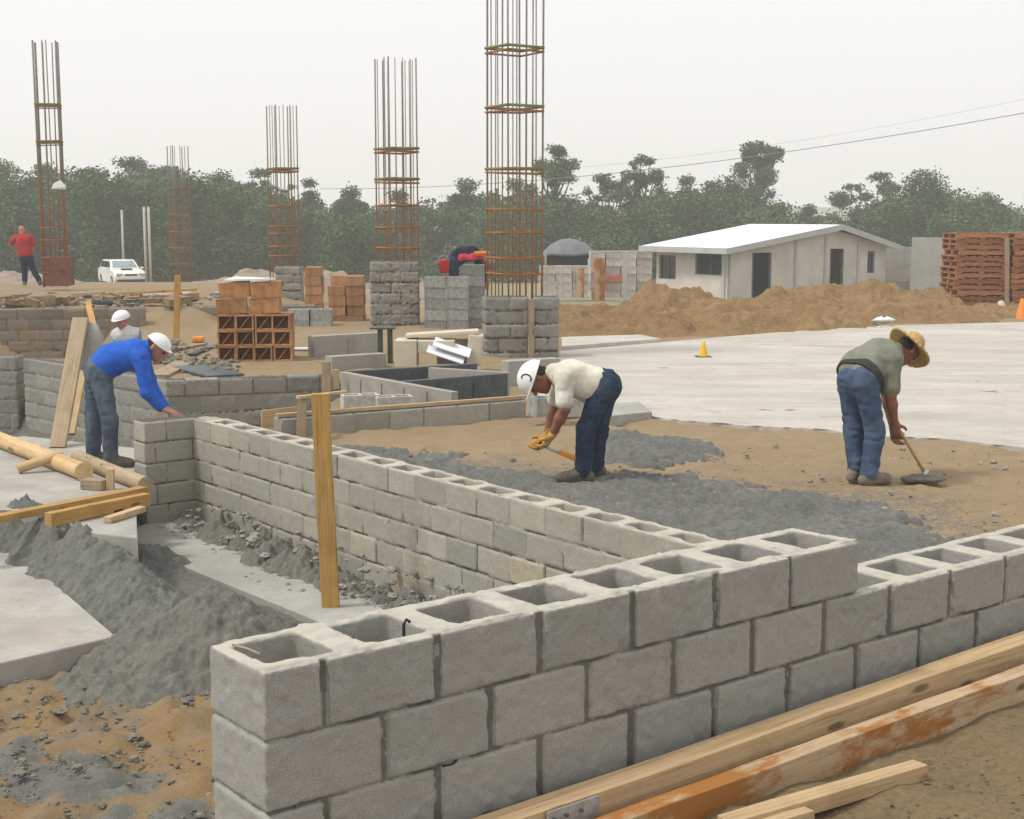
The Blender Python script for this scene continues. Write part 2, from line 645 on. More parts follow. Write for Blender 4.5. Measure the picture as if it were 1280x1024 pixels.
def terrain(X, Y):
    X = np.asarray(X, np.float64)
    Y = np.asarray(Y, np.float64)
    l = (X + .69) * UX + (Y - 3.8) * UY
    sF = (X + .69) * UY - (Y - 3.8) * UX
    m = (X + 3.2) * VX + (Y - 14.2) * VY
    sM = (X + 3.2) * .79 + (Y - 14.2) * .611
    right = sstep(.02, .2, sM) * np.maximum(sstep(-.25, -.05, m), sstep(-2.45, -2.2, X))
    beyond = sstep(-.1, -.5, m)
    left = -.85 * (1 - beyond) + (-.42 - .5 * sstep(-4.25, -4.7, X) * sstep(20.6, 20.2, Y + .95 * (X + 6.98))) * beyond
    z = left * (1 - right)
    w3 = 14.03 + .6 * (X + 2.45)
    pit = sstep(.0, .1, Y - w3 - .1) * sstep(18.6, 17.8, Y) * sstep(.4, -.1, X) * right
    z = z * (1 - pit) - .12 * pit
    # beyond wall 4
    b4 = sstep(0, .15, Y - (17.55 + .321 * (X + 4.25))) * sstep(-4.6, -4.2, X + (Y - 17.5) * .35)
    z = z * (1 - b4) + (.1 * sstep(1.0, -1.5, X)) * b4
    # front ground
    fr = sstep(-.12, -.02, sF) * sstep(-.5, .0, l)
    z = z * (1 - fr) + .25 * fr
    # platform on the left, far away
    pl = sstep(26.75, 26.95, Y - (X + 9.38) * .3) * sstep(-4.0, -6.0, X)
    z = z * (1 - pl) + .42 * pl
    zr = np.interp(Y, [0, 34, 55, 81, 100, 140, 2000], [0, 0, -1.15, -1.72, -2.05, -2.3, -2.3])
    zl = np.interp(Y, [0, 36, 44, 55, 81, 100, 140, 2000], [.3, .3, .2, -.5, -1.72, -2.05, -2.3, -2.3])
    lx = sstep(-3.0, -6.0, X)
    zfar = zl * lx + zr * (1 - lx)
    fw = sstep(31, 38, Y)
    return z * (1 - fw) + zfar * fw


def grow(a, b, step, lo, hi, g=1.25):
    xs = list(np.arange(a, b + 1e-6, step))
    s, x = step, xs[0]
    while x > lo:
        s *= g
        x -= s
        xs.insert(0, x)
    s, x = step, xs[-1]
    while x < hi:
        s *= g
        x += s
        xs.append(x)
    return np.array(xs)


gx = grow(-9, 9, .06, -900, 900, 1.18)
gy = grow(3.0, 21, .06, -6, 1500, 1.16)
GX, GY = np.meshgrid(gx, gy, indexing='ij')
GZ = terrain(GX, GY)
_near = sstep(40, 25, GY)
GZ = GZ + .022 * fbm(GX * 1.3, GY * 1.3, o=3, seed=3) * _near + .020 * fbm(GX * 6, GY * 6, o=3, seed=9) * sstep(24, 18, GY)
_lmask = sstep(10.5, 9.3, GY + .9 * (GX + 2.2)) * sstep(-.5, -.62, GZ)
GZ = GZ + (.07 * np.abs(fbm(GX * 3.0, GY * 3.0, o=4, seed=21)) + .04 * fbm(GX * 7, GY * 7, o=3, seed=22)) * _lmask
nx, ny = GX.shape
V = np.stack([GX, GY, GZ], 2).reshape(-1, 3)
I = np.arange(nx * ny).reshape(nx, ny)
F = np.stack([I[:-1, :-1], I[1:, :-1], I[1:, 1:], I[:-1, 1:]], 2).reshape(-1, 4)
# colour zones of the ground: grey mortar spill in the trench, grassy far field, wet dark soil in front of the wall
_x, _y, _z = V[:, 0], V[:, 1], V[:, 2]
nz1 = fbm(_x * 1.2, _y * 1.2, o=4, seed=5)
spill = sstep(-.1, .25, nz1 + .9 * sstep(8.2, 7.2, _y + .25 * (_x + 2)) + .6 * sstep(9.0, 9.5, _y + .35 * (_x + 2.2)) - .5) * sstep(-.45, -.6, _z)
trench = sstep(-.6, -.75, _z) * sstep(9.0, 9.8, _y)
GB = [at(*q, 0) for q in ((440, 560), (540, 568), (700, 588), (850, 596), (1050, 614), (1135, 640), (1210, 674), (1290, 720))]
GBm = np.array([(q.x + 3.2) * VX + (q.y - 14.2) * VY for q in GB])
GBs = np.array([(q.x + 3.2) * .79 + (q.y - 14.2) * .611 for q in GB])


def gravel_side(X, Y):
    s_ = (X + 3.2) * .79 + (Y - 14.2) * .611
    m_ = (X + 3.2) * VX + (Y - 14.2) * VY
    return np.interp(m_, GBm, GBs) - s_


_gs = gravel_side(_x, _y)
_sm = (_x + 3.2) * .79 + (_y - 14.2) * .611
gsp = sstep(-1.3, .3, _gs + .45 * nz1) * .5 * sstep(.1, .3, _sm) * sstep(14.2, 13.0, _y) * (sF_ < -.1 if False else 1.)
gsp = gsp * sstep(.0, .8, GBm[0] * 0 + (_x + 3.2) * VX + (_y - 14.2) * VY)
spill = np.clip(np.maximum(np.maximum(spill, trench), gsp), 0, 1)
far = sstep(34, 60, _y + nz1 * 6)
sF_ = (_x + .69) * UY - (_y - 3.8) * UX
damp = sstep(-.1, .05, sF_) * sstep(7, 6.5, _y)
l_mask = sstep(-.5, -.62, _z)


def m_ground():
    t = NT('ground_soil')
    a = t.noise(.8, 6, .65)
    b = t.noise(7, 6, .7)
    d = t.noise(40, 4, .75)
    s = t.noise(2.6, 6, .7)
    col = t.ramp(a, [(.3, (.245, .175, .098)), (.55, (.29, .215, .128)), (.75, (.21, .155, .09))])
    col = t.mix(t.gray(b, .42, .75, 0, .55), col, (.20, .15, .095))
    col = t.mix(t.gray(d, .45, .8, 0, .4), col, (.15, .115, .075))
    org = t.ramp(s, [(.35, (.27, .165, .065)), (.5, (.23, .155, .08)), (.68, (.165, .13, .088))])
    org = t.mix(t.gray(d, .4, .7, 0, .7), org, (.15, .12, .08))
    org = t.mix(t.gray(b, .5, .7, 0, .6), org, (.22, .19, .145))
    col = t.mix(t.attr('orange'), col, org)
    grey = t.ramp(b, [(.3, (.10, .10, .088)), (.6, (.17, .165, .145)), (.8, (.21, .2, .17))])
    grey = t.mix(t.gray(d, .4, .75, 0, .6), grey, (.085, .085, .075))
    col = t.mix(t.gray(t.math('ADD', t.attr('spill'), t.math('ADD', t.math('MULTIPLY', t.math('SUBTRACT', b, .5), 1.5), t.math('MULTIPLY', t.math('SUBTRACT', d, .5), 1.4))), .35, .65), col, grey)
    dm = t.ramp(b, [(.3, (.15, .108, .06)), (.5, (.205, .15, .085)), (.75, (.13, .10, .055))])
    dm = t.mix(t.gray(d, .42, .7, 0, .7), dm, (.09, .075, .04))
    col = t.mix(t.attr('damp'), col, dm)
    gr = t.ramp(b, [(.35, (.33, .27, .2)), (.55, (.2, .19, .1)), (.75, (.12, .14, .06))])
    col = t.mix(t.attr('far'), col, gr)
    return t.fin(col, .96, t.mix(.5, b, d), .7, .02, .15)


ground = structure('ground', mesh_np('ground', V, F, m_ground(), True, {'spill': spill, 'far': far, 'damp': damp, 'orange': l_mask}))


def tz(x, y):
    return float(terrain(x, y))


def slab(name, pts, ztop, thick, mat, label=None):
    b = MB()
    b.prism([Vector((p[0], p[1], ztop - thick)) for p in pts], (0, 0, thick))
    es = [e for e in b.bm.edges if abs(e.verts[0].co.z - ztop) < 1e-4 and abs(e.verts[1].co.z - ztop) < 1e-4]
    bmesh.ops.bevel(b.bm, geom=es, offset=.012, segments=2, affect='EDGES', profile=.5)
    return structure(name, b.mesh(name, mat))


def P2(px, py, z):
    p = at(px, py, z)
    return (p.x, p.y)


# large pale pad on the right, with irregular near edge
edge = [P2(742, 513, .04), P2(830, 523, .04), P2(930, 529, .04), P2(1040, 538, .04), P2(1150, 548, .04), P2(1300, 558, .04)]
_e = []
for a_, b_ in zip(edge[:-1], edge[1:]):
    for q in range(14):
        x_, y_ = a_[0] + (b_[0] - a_[0]) * q / 14, a_[1] + (b_[1] - a_[1]) * q / 14
        _e.append((x_, y_ + .22 * float(fbm(np.array([x_ * 1.6]), np.array([y_ * 1.6]), o=4, seed=91)[0])))
edge = _e + [edge[-1]]
padpts = edge + [(9.5, 12.4), (16, 13), (16, 31.0), P2(1290, 402, .04), P2(1090, 407, .04), P2(960, 416, .04), P2(830, 427, .04), P2(700, 438, .04), P2(690, 470, .04)]
slab('concrete_pad', padpts, .034, .12, M['pad'])
slab('concrete_pad', [P2(905, 427, .07), P2(1290, 437, .07), (15.8, 24.5), (15.8, 30.8), P2(1288, 404, .07), P2(1090, 409, .07), P2(975, 417, .07)], .045, .06, M['pad'])
slab('kerb_strip', [P2(702, 436, .06), P2(826, 426, .06), P2(800, 421, .06), P2(702, 424, .06)], .1, .14, M['pad'])
slab('concrete_step', [P2(752, 518, .12), P2(815, 512, .12), P2(800, 500, .12), P2(742, 502, .12)], .1, .12, M['footing'])
slab('concrete_slab', [P2(-120, 560, -.35), P2(30, 545, -.35), P2(170, 560, -.35), (-3.75, 14.0), (-3.45, 12.9), P2(172, 672, -.35), P2(118, 666, -.35), P2(70, 640, -.35), P2(-140, 632, -.35)], -.35, .5, M['slab'])
slab('concrete_slab', [P2(145, 795, -.68), P2(-40, 838, -.68), P2(-300, 760, -.68), P2(-40, 660, -.68), P2(20, 688, -.68)], -.68, .3, M['slab'])
_o = Vector((-3.2, 14.2, 0))
_v = Vector((VX, VY, 0))
_w = Vector((-.79, -.611, 0))
slab('trench_footing', [tuple((_o + _v * a + _w * b).xy) for a, b in ((-.2, .25), (6.5, .25), (6.5, .95), (4, .92), (2, .98), (.2, .9))], -.82, .2, M['footing'])

# ------------------------------------------------------------------ block walls


def block_wall(name, label, p0, p1, T, ztop, ncourse, mat, h=.012, bl=.4, bh=.21, vj=.012, hj=.008, recess=.008, rough=.003,
               ext=None, holes=None, stag=(0, .5), jit=.004, seed=1, group=None, side=1, zjit=0., hdepth=.15, holemargin=.035, chip=0.):
    """p0->p1 along the visible face; thickness goes to the left of the direction. ext: {course index from the top: (start,end)}"""
    p0 = Vector((*p0[:2], 0))
    p1 = Vector((*p1[:2], 0))
    L = (p1 - p0).length
    a = (p1 - p0).normalized()
    rg = np.random.default_rng(seed)
    H = bh * ncourse
    pad = 3 * h
    xs = np.arange(-pad, L + pad, h)
    ys = np.arange(-pad, T + pad, h)
    zs = np.arange(-pad, H + pad, h)
    X, Yg, Z = np.meshgrid(xs.astype(np.float32), ys.astype(np.float32), zs.astype(np.float32), indexing='ij')
    ext = ext or {}
    st = np.array([ext.get(ncourse - 1 - c, (0, L))[0] for c in range(ncourse)], np.float32)
    en = np.array([ext.get(ncourse - 1 - c, (0, L))[1] for c in range(ncourse)], np.float32)
    offs = np.array([bl * stag[c % len(stag)] for c in range(ncourse)], np.float32)
    nb = int(L / bl) + 4
    J = rg.uniform(-1, 1, (ncourse, nb, 4)).astype(np.float32)

    def ev(x, y, z):
        c = np.clip(np.floor(z / bh), 0, ncourse - 1).astype(np.int32)
        i = np.floor((np.clip(x, st[c] + .004, en[c] - .004) - offs[c]) / bl)
        lo = np.maximum(i * bl + offs[c], st[c])
        hi = np.minimum((i + 1) * bl + offs[c], en[c])
        ib = (i.astype(np.int32) + 1) % nb
        j = J[c, ib]
        cx = (lo + hi) / 2
        hx = np.maximum((hi - lo) / 2 - np.where(hi < en[c] - 1e-3, vj / 2, 0) * .5 - np.where(lo > st[c] + 1e-3, vj / 2, 0) * .5, .001)
        cz = (c + .5) * bh
        hz = bh / 2 - hj / 2
        r = .006
        qx = np.abs(x - cx) - hx + r
        qy = np.abs(y - T / 2 - j[..., 0] * jit) - T / 2 + r
        qz = np.abs(z - cz - j[..., 1] * zjit) - hz + r
        fb = np.sqrt(np.maximum(qx, 0)**2 + np.maximum(qy, 0)**2 + np.maximum(qz, 0)**2) + np.minimum(np.maximum(np.maximum(qx, qy), qz), 0) - r
        fb = np.where(hi > lo + .02, fb, 1.)
        mx = np.maximum(np.maximum(st[c] + recess * 1.3 - x, x - en[c] + recess * 1.3), np.maximum(np.abs(y - T / 2) - T / 2 + recess, np.maximum(-z, z - (c + 1) * bh + hj * .3 * (c == ncourse - 1))))
        ton = (j[..., 2] + 1) / 2
        return fb, mx, ton, hi - lo

    fb, mo, _, _ = ev(X, Yg, Z)
    nz = rough * (vnoise(X * 28, Yg * 28, Z * 28, seed) + .7 * vnoise(X * 75, Yg * 75, Z * 75, seed + 1))
    if chip:
        cn = vnoise(X * 17, Yg * 17, Z * 17, seed + 5) + .5 * vnoise(X * 41, Yg * 41, Z * 41, seed + 6)
        edge = np.clip(1 - np.abs(fb) / .03, 0, 1)
        fb = fb + chip * np.clip(cn - .42, 0, 1)
        mo = mo + .012 * np.clip(-.1 - vnoise(X * 9, Yg * 9, Z * 9, seed + 7), -.5, .2)
    f = np.minimum(fb + nz, mo + nz * 1.3)
    if holes:
        for (per, hl, hs, he, zt) in holes:
            k = np.round((X - hs - per / 2) / per)
            nmax = int((he - hs) / per + .01)
            k = np.clip(k, 0, nmax - 1)
            cx = hs + per / 2 + k * per
            tp = (zt - Z) * .08
            q1 = np.abs(X - cx) - hl / 2 + tp + .02
            q2 = np.abs(Yg - T / 2) - (T / 2 - holemargin) + tp + .02
            q3 = np.maximum(zt - hdepth - Z, Z - zt - .1)
            d = np.sqrt(np.maximum(q1, 0)**2 + np.maximum(q2, 0)**2) + np.minimum(np.maximum(q1, q2), 0) - .02
            d = np.maximum(d, q3)
            f = np.maximum(f, -d - nz)
    V, Q = surface_nets(f, (xs[0], ys[0], zs[0]), h)
    fb, mo, ton, bw = ev(V[:, 0], V[:, 1], V[:, 2])
    mor = np.where((mo < fb + .0005) & (mo > -.03), 1., 0.)
    pale_top = np.zeros(len(V))
    if holes:
        for (per, hl, hs, he, zt) in holes:
            pale_top = np.maximum(pale_top, (np.abs(V[:, 2] - zt) < .009) & (V[:, 0] > hs - .02) & (V[:, 0] < he + .02))
        mor = np.where((np.abs(V[:, 1] - T / 2) < T / 2 - .02), 0, mor)
    me = mesh_np(name, V, Q, mat, True, {'tone': ton, 'mortar': mor, 'pale_top': pale_top})
    o = link(name, me)
    o.location = (p0.x, p0.y, ztop - H)
    o.rotation_euler = (0, 0, math.atan2(a.y, a.x))
    if label:
        tag(o, label, 'wall', group)
    return o


u = Vector((UX, UY, 0))
fw0 = Vector((-.69, 3.8, 0))
front = block_wall('block_wall', 'near grey hollow block wall with open cells on top, running up to the right corner', fw0, fw0 + u * 4.6, .335, 0.96, 5, M['block_near'], h=.0068,
                   vj=.034, hj=.013, recess=.016, rough=.0024, ext={0: (0, 2.6)}, holes=[(.325, .225, .0, 2.6, 1.05), (.325, .225, 2.6, 4.6, .84)], stag=(.5, 0), jit=.004, seed=4, hdepth=.16, holemargin=.055, chip=.0065)
m0 = Vector((-3.2, 14.2, 0))
vv = Vector((VX, VY, 0))
mid = block_wall('block_wall', 'long grey block wall with open cells running from the blue worker toward the near wall', m0 + vv * -.0, m0 + vv * 9.2, .25, .2, 5, M['block_mid'], h=.0125,
                 vj=.012, hj=.014, recess=.013, rough=.0016, jit=.005, holes=[(.4, .27, .3, 9.1, 1.05)], seed=8, hdepth=.14, holemargin=.04, chip=.004)
pr = at(181, 532, .2)
pier = block_wall('block_wall', 'short grey block return wall under the hand of the worker in blue', m0 - u * .53 + vv * .02, m0 + u * .03 + vv * .02, .26, .2, 5, M['block_mid'], h=.0125, vj=.012, hj=.014, recess=.013, rough=.002, jit=.01, stag=(.6, .3), seed=12)
# wall behind the worker in blue: left leg and right leg
w4c = Vector((-4.25, 17.51, 0))
w4l = Vector((-6.98, 20.33, 0))
block_wall('block_wall', 'grey block wall on the far left behind the bamboo poles and leaning plank', w4l, w4c, .2, .2, 6, M['block_far'], h=.02, vj=.012, hj=.02, recess=.014, rough=.004, seed=15)
block_wall('block_wall', 'low uneven grey block wall crossing behind the blue worker and timber stake', w4c + Vector((.003, .003, 0)), Vector((-2.2, 18.14, 0)), .2, .2, 4, M['block_far'], h=.02, vj=.012, hj=.02, recess=.014, rough=.006, jit=.012, zjit=.006, seed=16, bl=.42)
block_wall('block_wall', 'grey block pillar end cut off by the left edge of the photo', Vector((-8.6, 20.45, 0)), Vector((-7.08, 20.37, 0)), .3, .22, 6, M['block_far'], h=.02, vj=.012, hj=.02, recess=.014, rough=.004, seed=17)
# far tan wall
block_wall('block_wall', 'brown block retaining wall in the far left below the man in red', Vector((-11.5, 26.0, 0)), Vector((-6.9, 27.0, 0)), .2, .5, 5, M['block_tan'], h=.028, vj=.035, hj=.03, recess=.02, rough=.004, seed=18, bh=.2)
block_wall('block_wall', 'long low grey terrace wall behind the upright yellow stake', Vector((-6.6, 28.0, 0)), Vector((-3.9, 28.8, 0)), .2, .45, 3, M['block_tan'], h=.03, vj=.03, hj=.03, recess=.02, rough=.004, seed=19, bh=.2)
# low one-course wall at the back of the sand fill
w30 = Vector((-2.3, 14.12, 0))
w31 = Vector((.16, 15.6, 0))
block_wall('block_wall', 'low one course block wall at the back edge of the sand fill', w30, w31, .22, .2, 1, M['block_mid'], h=.014, vj=.012, hj=.01, recess=.008, rough=.003, seed=20, bh=.24)

# pit of concrete panels
def panel(pa, pb, ztop, hgt, th, mat, label, cat='wall', name='concrete_panel_wall'):
    pa, pb = Vector((*pa, 0)), Vector((*pb, 0))
    L = (pb - pa).length
    b = MB()
    b.box((L / 2, th / 2, hgt / 2), (L, th, hgt), bev=.008)
    n = int(L / .45)
    for i in range(1, n):
        b.box((i * L / n, -.006, hgt / 2 - .02), (.02, .02, hgt - .05))
    o = b.build(name, mat)
    o.location = (pa.x, pa.y, ztop - hgt)
    d = pb - pa
    o.rotation_euler = (0, 0, math.atan2(d.y, d.x))
    return tag(o, label, cat)


panel((-2.11, 17.5), (-.66, 15.47), .3, .5, .09, M['concrete'], 'grey concrete panel wall slanting down to the right beside the pit')
panel((-2.05, 17.55), (-.45, 18.5), .3, .5, .08, M['steel_and_pit_shade'], 'panel wall in painted shade at the back of the pit, below the beige box')  # shade inside the pit is put into this dark panel colour
panel((-1.27, 16.47), (-.05, 17.35), .3, .5, .08, M['steel_and_pit_shade'], 'panel wall in painted shade inside the pit, left of the white helmet')  # same dark colour, painting occlusion shade on the panel
panel((-1.06, 18.0), (-.06, 17.44), .3, .5, .08, M['concrete'], 'thin concrete rim wall closing the right side of the pit')
panel((-2.95, 21.3), (-2.0, 22.0), .42, .5, .2, M['concrete'], 'short grey concrete wall left of the green steel stand')
panel((-2.45, 19.4), (-1.75, 19.9), .3, .42, .2, M['concrete'], 'low grey concrete kerb wall below the green steel stand')
panel((-.05, 18.6), (.65, 19.0), .32, .42, .2, M['wall_plain'], 'low grey concrete wall at the foot of the tallest rebar cage')

# ------------------------------------------------------------------ heaps


def heap(name, label, bumps, mat, step, cat='heap', group=None, rough=(.05, 6, 4), clod=None, kind=None, zfun=None, seed=1, sharp=1.0, fine=0.):
    """bumps: (x,y,height,rx,ry,angle)"""
    bx0 = min(b[0] - max(b[3], b[4]) for b in bumps) - .1
    bx1 = max(b[0] + max(b[3], b[4]) for b in bumps) + .1
    by0 = min(b[1] - max(b[3], b[4]) for b in bumps) - .1
    by1 = max(b[1] + max(b[3], b[4]) for b in bumps) + .1
    X, Y = np.meshgrid(np.arange(bx0, bx1, step), np.arange(by0, by1, step), indexing='ij')
    Hh = np.zeros_like(X)
    wob = .18 * fbm(X / rough[0] * .06, Y / rough[0] * .06, o=3, seed=seed + 3)
    for (x, y, hh, rx, ry, a) in bumps:
        ca, sa = math.cos(a), math.sin(a)
        dx, dy = X - x, Y - y
        e = np.sqrt(((dx * ca + dy * sa) / rx)**2 + ((-dx * sa + dy * ca) / ry)**2) * (1 + wob)
        c = hh * np.clip(1 - e, -1, 1)
        c = hh * (np.sqrt(np.maximum(c / hh, 0) * sharp + .02) * .35 + np.maximum(c / hh, 0) * .65) - .05 * hh - (e > 1) * (e - 1) * hh
        Hh = np.maximum(Hh, c) + .0
    hmax = max(b[2] for b in bumps)
    m = sstep(0, .25 * hmax, Hh)
    n = fine * (np.abs(vnoise(X * 21, Y * 21, seed=seed + 31)) + .9 * vnoise(X * 44, Y * 44, seed=seed + 32)) + rough[0] * (fbm(X * rough[1], Y * rough[1], o=rough[2], seed=seed) + .4 * np.abs(fbm(X * rough[1] * 3, Y * rough[1] * 3, o=2, seed=seed + 9)))
    z0 = (zfun or terrain)(X, Y)
    Z = z0 + Hh + n * (.35 + .65 * m) - .05
    keep = (Hh > 0)
    I = np.arange(X.size).reshape(X.shape)
    k = keep[:-1, :-1] | keep[1:, :-1] | keep[1:, 1:] | keep[:-1, 1:]
    F = np.stack([I[:-1, :-1][k], I[1:, :-1][k], I[1:, 1:][k], I[:-1, 1:][k]], 1)
    Z = np.where(keep, Z, z0 - .12)
    V = np.stack([X, Y, Z], 2).reshape(-1, 3)
    used = np.unique(F)
    rm = np.full(len(V), -1)
    rm[used] = np.arange(len(used))
    c = np.array([bumps[0][0], bumps[0][1], float((zfun or terrain)(bumps[0][0], bumps[0][1]))])
    o = link(name, mesh_np(name, V[used] - c, rm[F], mat, True), None, c)
    return tag(o, label, cat, group, kind)


va = math.atan2(VY, VX)
tr0 = lambda X, Y: np.full_like(X, -.85)
heap('mortar_heap', 'long ridge of dark grey wet mortar between the pale slab and the trench',
     [(-4.30, 12.45, .66, .75, .62, 0), (-3.9, 11.95, .66, .85, .56, va), (-3.55, 11.5, .60, .85, .54, va), (-3.2, 11.05, .56, .9, .55, va), (-2.85, 10.55, .52, .9, .55, va), (-2.55, 10.1, .44, .8, .55, va), (-4.8, 12.8, .55, .8, .6, 0), (-3.2, 12.25, .26, .5, .42, 0)], M['mortar_pile'], .016, rough=(.04, 7, 4), zfun=tr0, seed=31, fine=.02)
heap('mortar_heap', 'brownish grey cone shaped pile of mortar left of the near wall end',
     [(-2.06, 9.52, .62, .92, .82, -.3), (-2.3, 9.0, .2, 1.1, .42, .1), (-1.7, 9.75, .34, .7, .5, -.7)], M['mortar_brown'], .016, rough=(.035, 8, 4), zfun=tr0, seed=37, fine=.02)
rub = []
for i in range(11):
    s = .35 + i * .55
    p = _o + _v * s + _w * (.12 + .1 * random.random())
    rub.append((p.x, p.y, .13 + .14 * random.random(), .46 + .2 * random.random(), .33, va + random.uniform(-.4, .4)))
heap('rubble_bank', 'bank of grey mortar rubble along the foot of the long block wall', rub, M['mortar_brown'], .018, cat='rubble', rough=(.07, 6, 4), zfun=tr0, seed=41, fine=.03)

# dirt heaps in front of the house
d1 = atY(830, 360, 30)
heap('dirt_heap', 'big brown dirt heap left of the house windows side, behind the yellow cone',
     [(3.3, 30.5, .80, 2.3, 2.6, 0), (1.3, 29, .5, 1.6, 2.0, .3), (4.3, 30, .46, 1.6, 2.0, 0), (2.2, 27.6, .34, 3.4, 2.0, .35), (5.0, 28.2, .32, 2.6, 1.4, .3)], M['dirt'], .045, rough=(.17, 1.7, 6), seed=51)
heap('dirt_heap', 'long brown dirt heap in front of the house doors',
     [(7.2, 33.5, .66, 1.9, 2.2, 0), (8.7, 34.0, .78, 2.0, 2.2, 0), (10.2, 34.0, .52, 2.2, 2.2, 0), (6.2, 32, .34, 1.5, 2.0, 0), (8.0, 31.2, .42, 3.2, 1.9, .25), (9.8, 32.2, .3, 2.4, 1.4, .2)], M['dirt'], .045, rough=(.17, 1.7, 6), seed=57)
heap('dirt_heap', 'small dark clod of brown dirt beside the near house door', [(6.15, 33.2, .72, .75, .6, 0)], M['dirt'], .05, rough=(.12, 2.2, 5), seed=59)
heap('brick_rubble', 'low strip of reddish brick rubble left of the pallet stack', [(12.2, 35.5, .3, 1.5, .5, .1), (11.4, 35.3, .26, 1.0, .5, 0)], M['clay_brick'], .05, cat='rubble', rough=(.06, 4, 3), seed=61)
heap('rubble_heap', 'pale pinkish rubble bank behind the far terrace in the left background',
     [(-7.6, 44, .35, 2.4, 1.5, 0), (-5.6, 44.5, .5, 3.0, 1.5, 0), (-3.2, 42, .6, 2.6, 1.5, 0), (-15, 43, .3, 2, 1., 0)], M['rubble_soil'], .1, cat='rubble', rough=(.14, 1.6, 4), seed=63)

# gravel bed on the sand fill: a thin sheet of ridged gravel
gx2 = np.arange(-2.4, 4.6, .016)
gy2 = np.arange(6.6, 14.4, .016)
X, Y = np.meshgrid(gx2, gy2, indexing='ij')
sM = (X + 3.2) * .79 + (Y - 14.2) * .611
mm = (X + 3.2) * VX + (Y - 14.2) * VY
big = fbm(X * .9, Y * .9, o=4, seed=71)
# main band hugging the middle wall, wider toward the right
side = gravel_side(X, Y)
mask = sstep(-.22, .3, side + .3 * big + .15 * fbm(X * 6, Y * 6, o=2, seed=72)) * sstep(.6, 1.8, mm)
p3 = at(820, 563, 0)
patch = sstep(1.15, .7, np.sqrt(((X - p3.x) / .8)**2 + ((Y - p3.y) / 1.3)**2) + .35 * big)
mask = np.maximum(mask, patch)
rid = .6 - 1.6 * np.abs(np.sin(.5 * (sM + .05 * vnoise(X * 2, Y * 2, seed=73)) * 2 * math.pi / .135)) * (.75 + .5 * vnoise(X * 3, Y * 3, seed=81))
lum = .55 * (1 - 2.4 * np.abs(vnoise(sM * 9, mm * 16, seed=74))) + .75 * vnoise(X * 30, Y * 30, seed=75)
ft = 1 - .75 * np.exp(-(((X - .42) / .42)**2 + ((Y - 11.85) / .45)**2)**2)
Zg = (.052 * mask - .028) + (.052 * rid * (.75 + .45 * vnoise(sM * 7, mm * 11, seed=77)) + .017 * lum - .004) * mask * ft - .02 * (1 - ft) + .012 * vnoise(X * 5, Y * 5, seed=76) * mask
mask = np.clip(mask * 1.15 + .42 * (mask < .93) * (vnoise(X * 24, Y * 24, seed=78) * .8 + vnoise(X * 8, Y * 8, seed=79) * .45 + .4 * rid), 0, 1)
ok = (mask > .35) & (sM > .18)
I = np.arange(X.size).reshape(X.shape)
k = ok[:-1, :-1] & ok[1:, :-1] & ok[1:, 1:] & ok[:-1, 1:]
F = np.stack([I[:-1, :-1][k], I[1:, :-1][k], I[1:, 1:][k], I[:-1, 1:][k]], 1)
Zg = Zg + .022 * fbm(X * 1.3, Y * 1.3, o=3, seed=3) + .012 * sstep(.1, .5, mask) - .06 * (1 - sstep(.35, .8, mask))
Vg = np.stack([X, Y, Zg], 2).reshape(-1, 3)
used = np.unique(F)
rm = np.full(len(Vg), -1)
rm[used] = np.arange(len(used))
tag(link('gravel_bed', mesh_np('gravel_bed', Vg[used], rm[F], M['gravel'], True)), 'dark grey raked gravel spread over the sand beside the long block wall', 'gravel', None, 'stuff')

# loose stones and clods
_ico = None


def _ico_np(n):
    bm = bmesh.new()
    bmesh.ops.create_icosphere(bm, subdivisions=n, radius=1)
    bm.verts.index_update()
    v = np.array([q.co[:] for q in bm.verts])
    f = np.array([[q.index for q in fc_.verts] for fc_ in bm.faces])
    bm.free()
    return v, f


ICO = {1: _ico_np(1), 3: _ico_np(3)}


def clods(name, label, pts, mat, cat='rubble'):
    Vs, Fs, off = [], [], 0
    P = np.array(pts)
    for lev, sel in ((1, P[:, 3] < .02), (3, P[:, 3] >= .02)):
        Q = P[sel]
        if not len(Q):
            continue
        v, f = ICO[lev]
        n = len(Q)
        sc = np.stack([RNG.uniform(.7, 1.3, n), RNG.uniform(.7, 1.3, n), RNG.uniform(.45, .8, n)], 1)
        s = RNG.uniform(0, 90, n)[:, None]
        d = 1 + .42 * vnoise(v[None, :, 0] * 1.9 + s, v[None, :, 1] * 1.9 + 0 * s, v[None, :, 2] * 1.9 + 0 * s, 3) + .16 * vnoise(v[None, :, 0] * 5 + s, v[None, :, 1] * 5 + 0 * s, v[None, :, 2] * 5 + 0 * s, 4)
        V = v[None] * d[..., None] * (sc * Q[:, 3:4])[:, None, :] + Q[:, None, :3]
        Vs.append(V.reshape(-1, 3))
        Fs.append((f[None] + (np.arange(n) * len(v))[:, None, None] + off).reshape(-1, 3))
        off += n * len(v)
    return tag(link(name, mesh_np(name, np.concatenate(Vs), np.concatenate(Fs), mat, False)), label, cat, None, 'stuff')


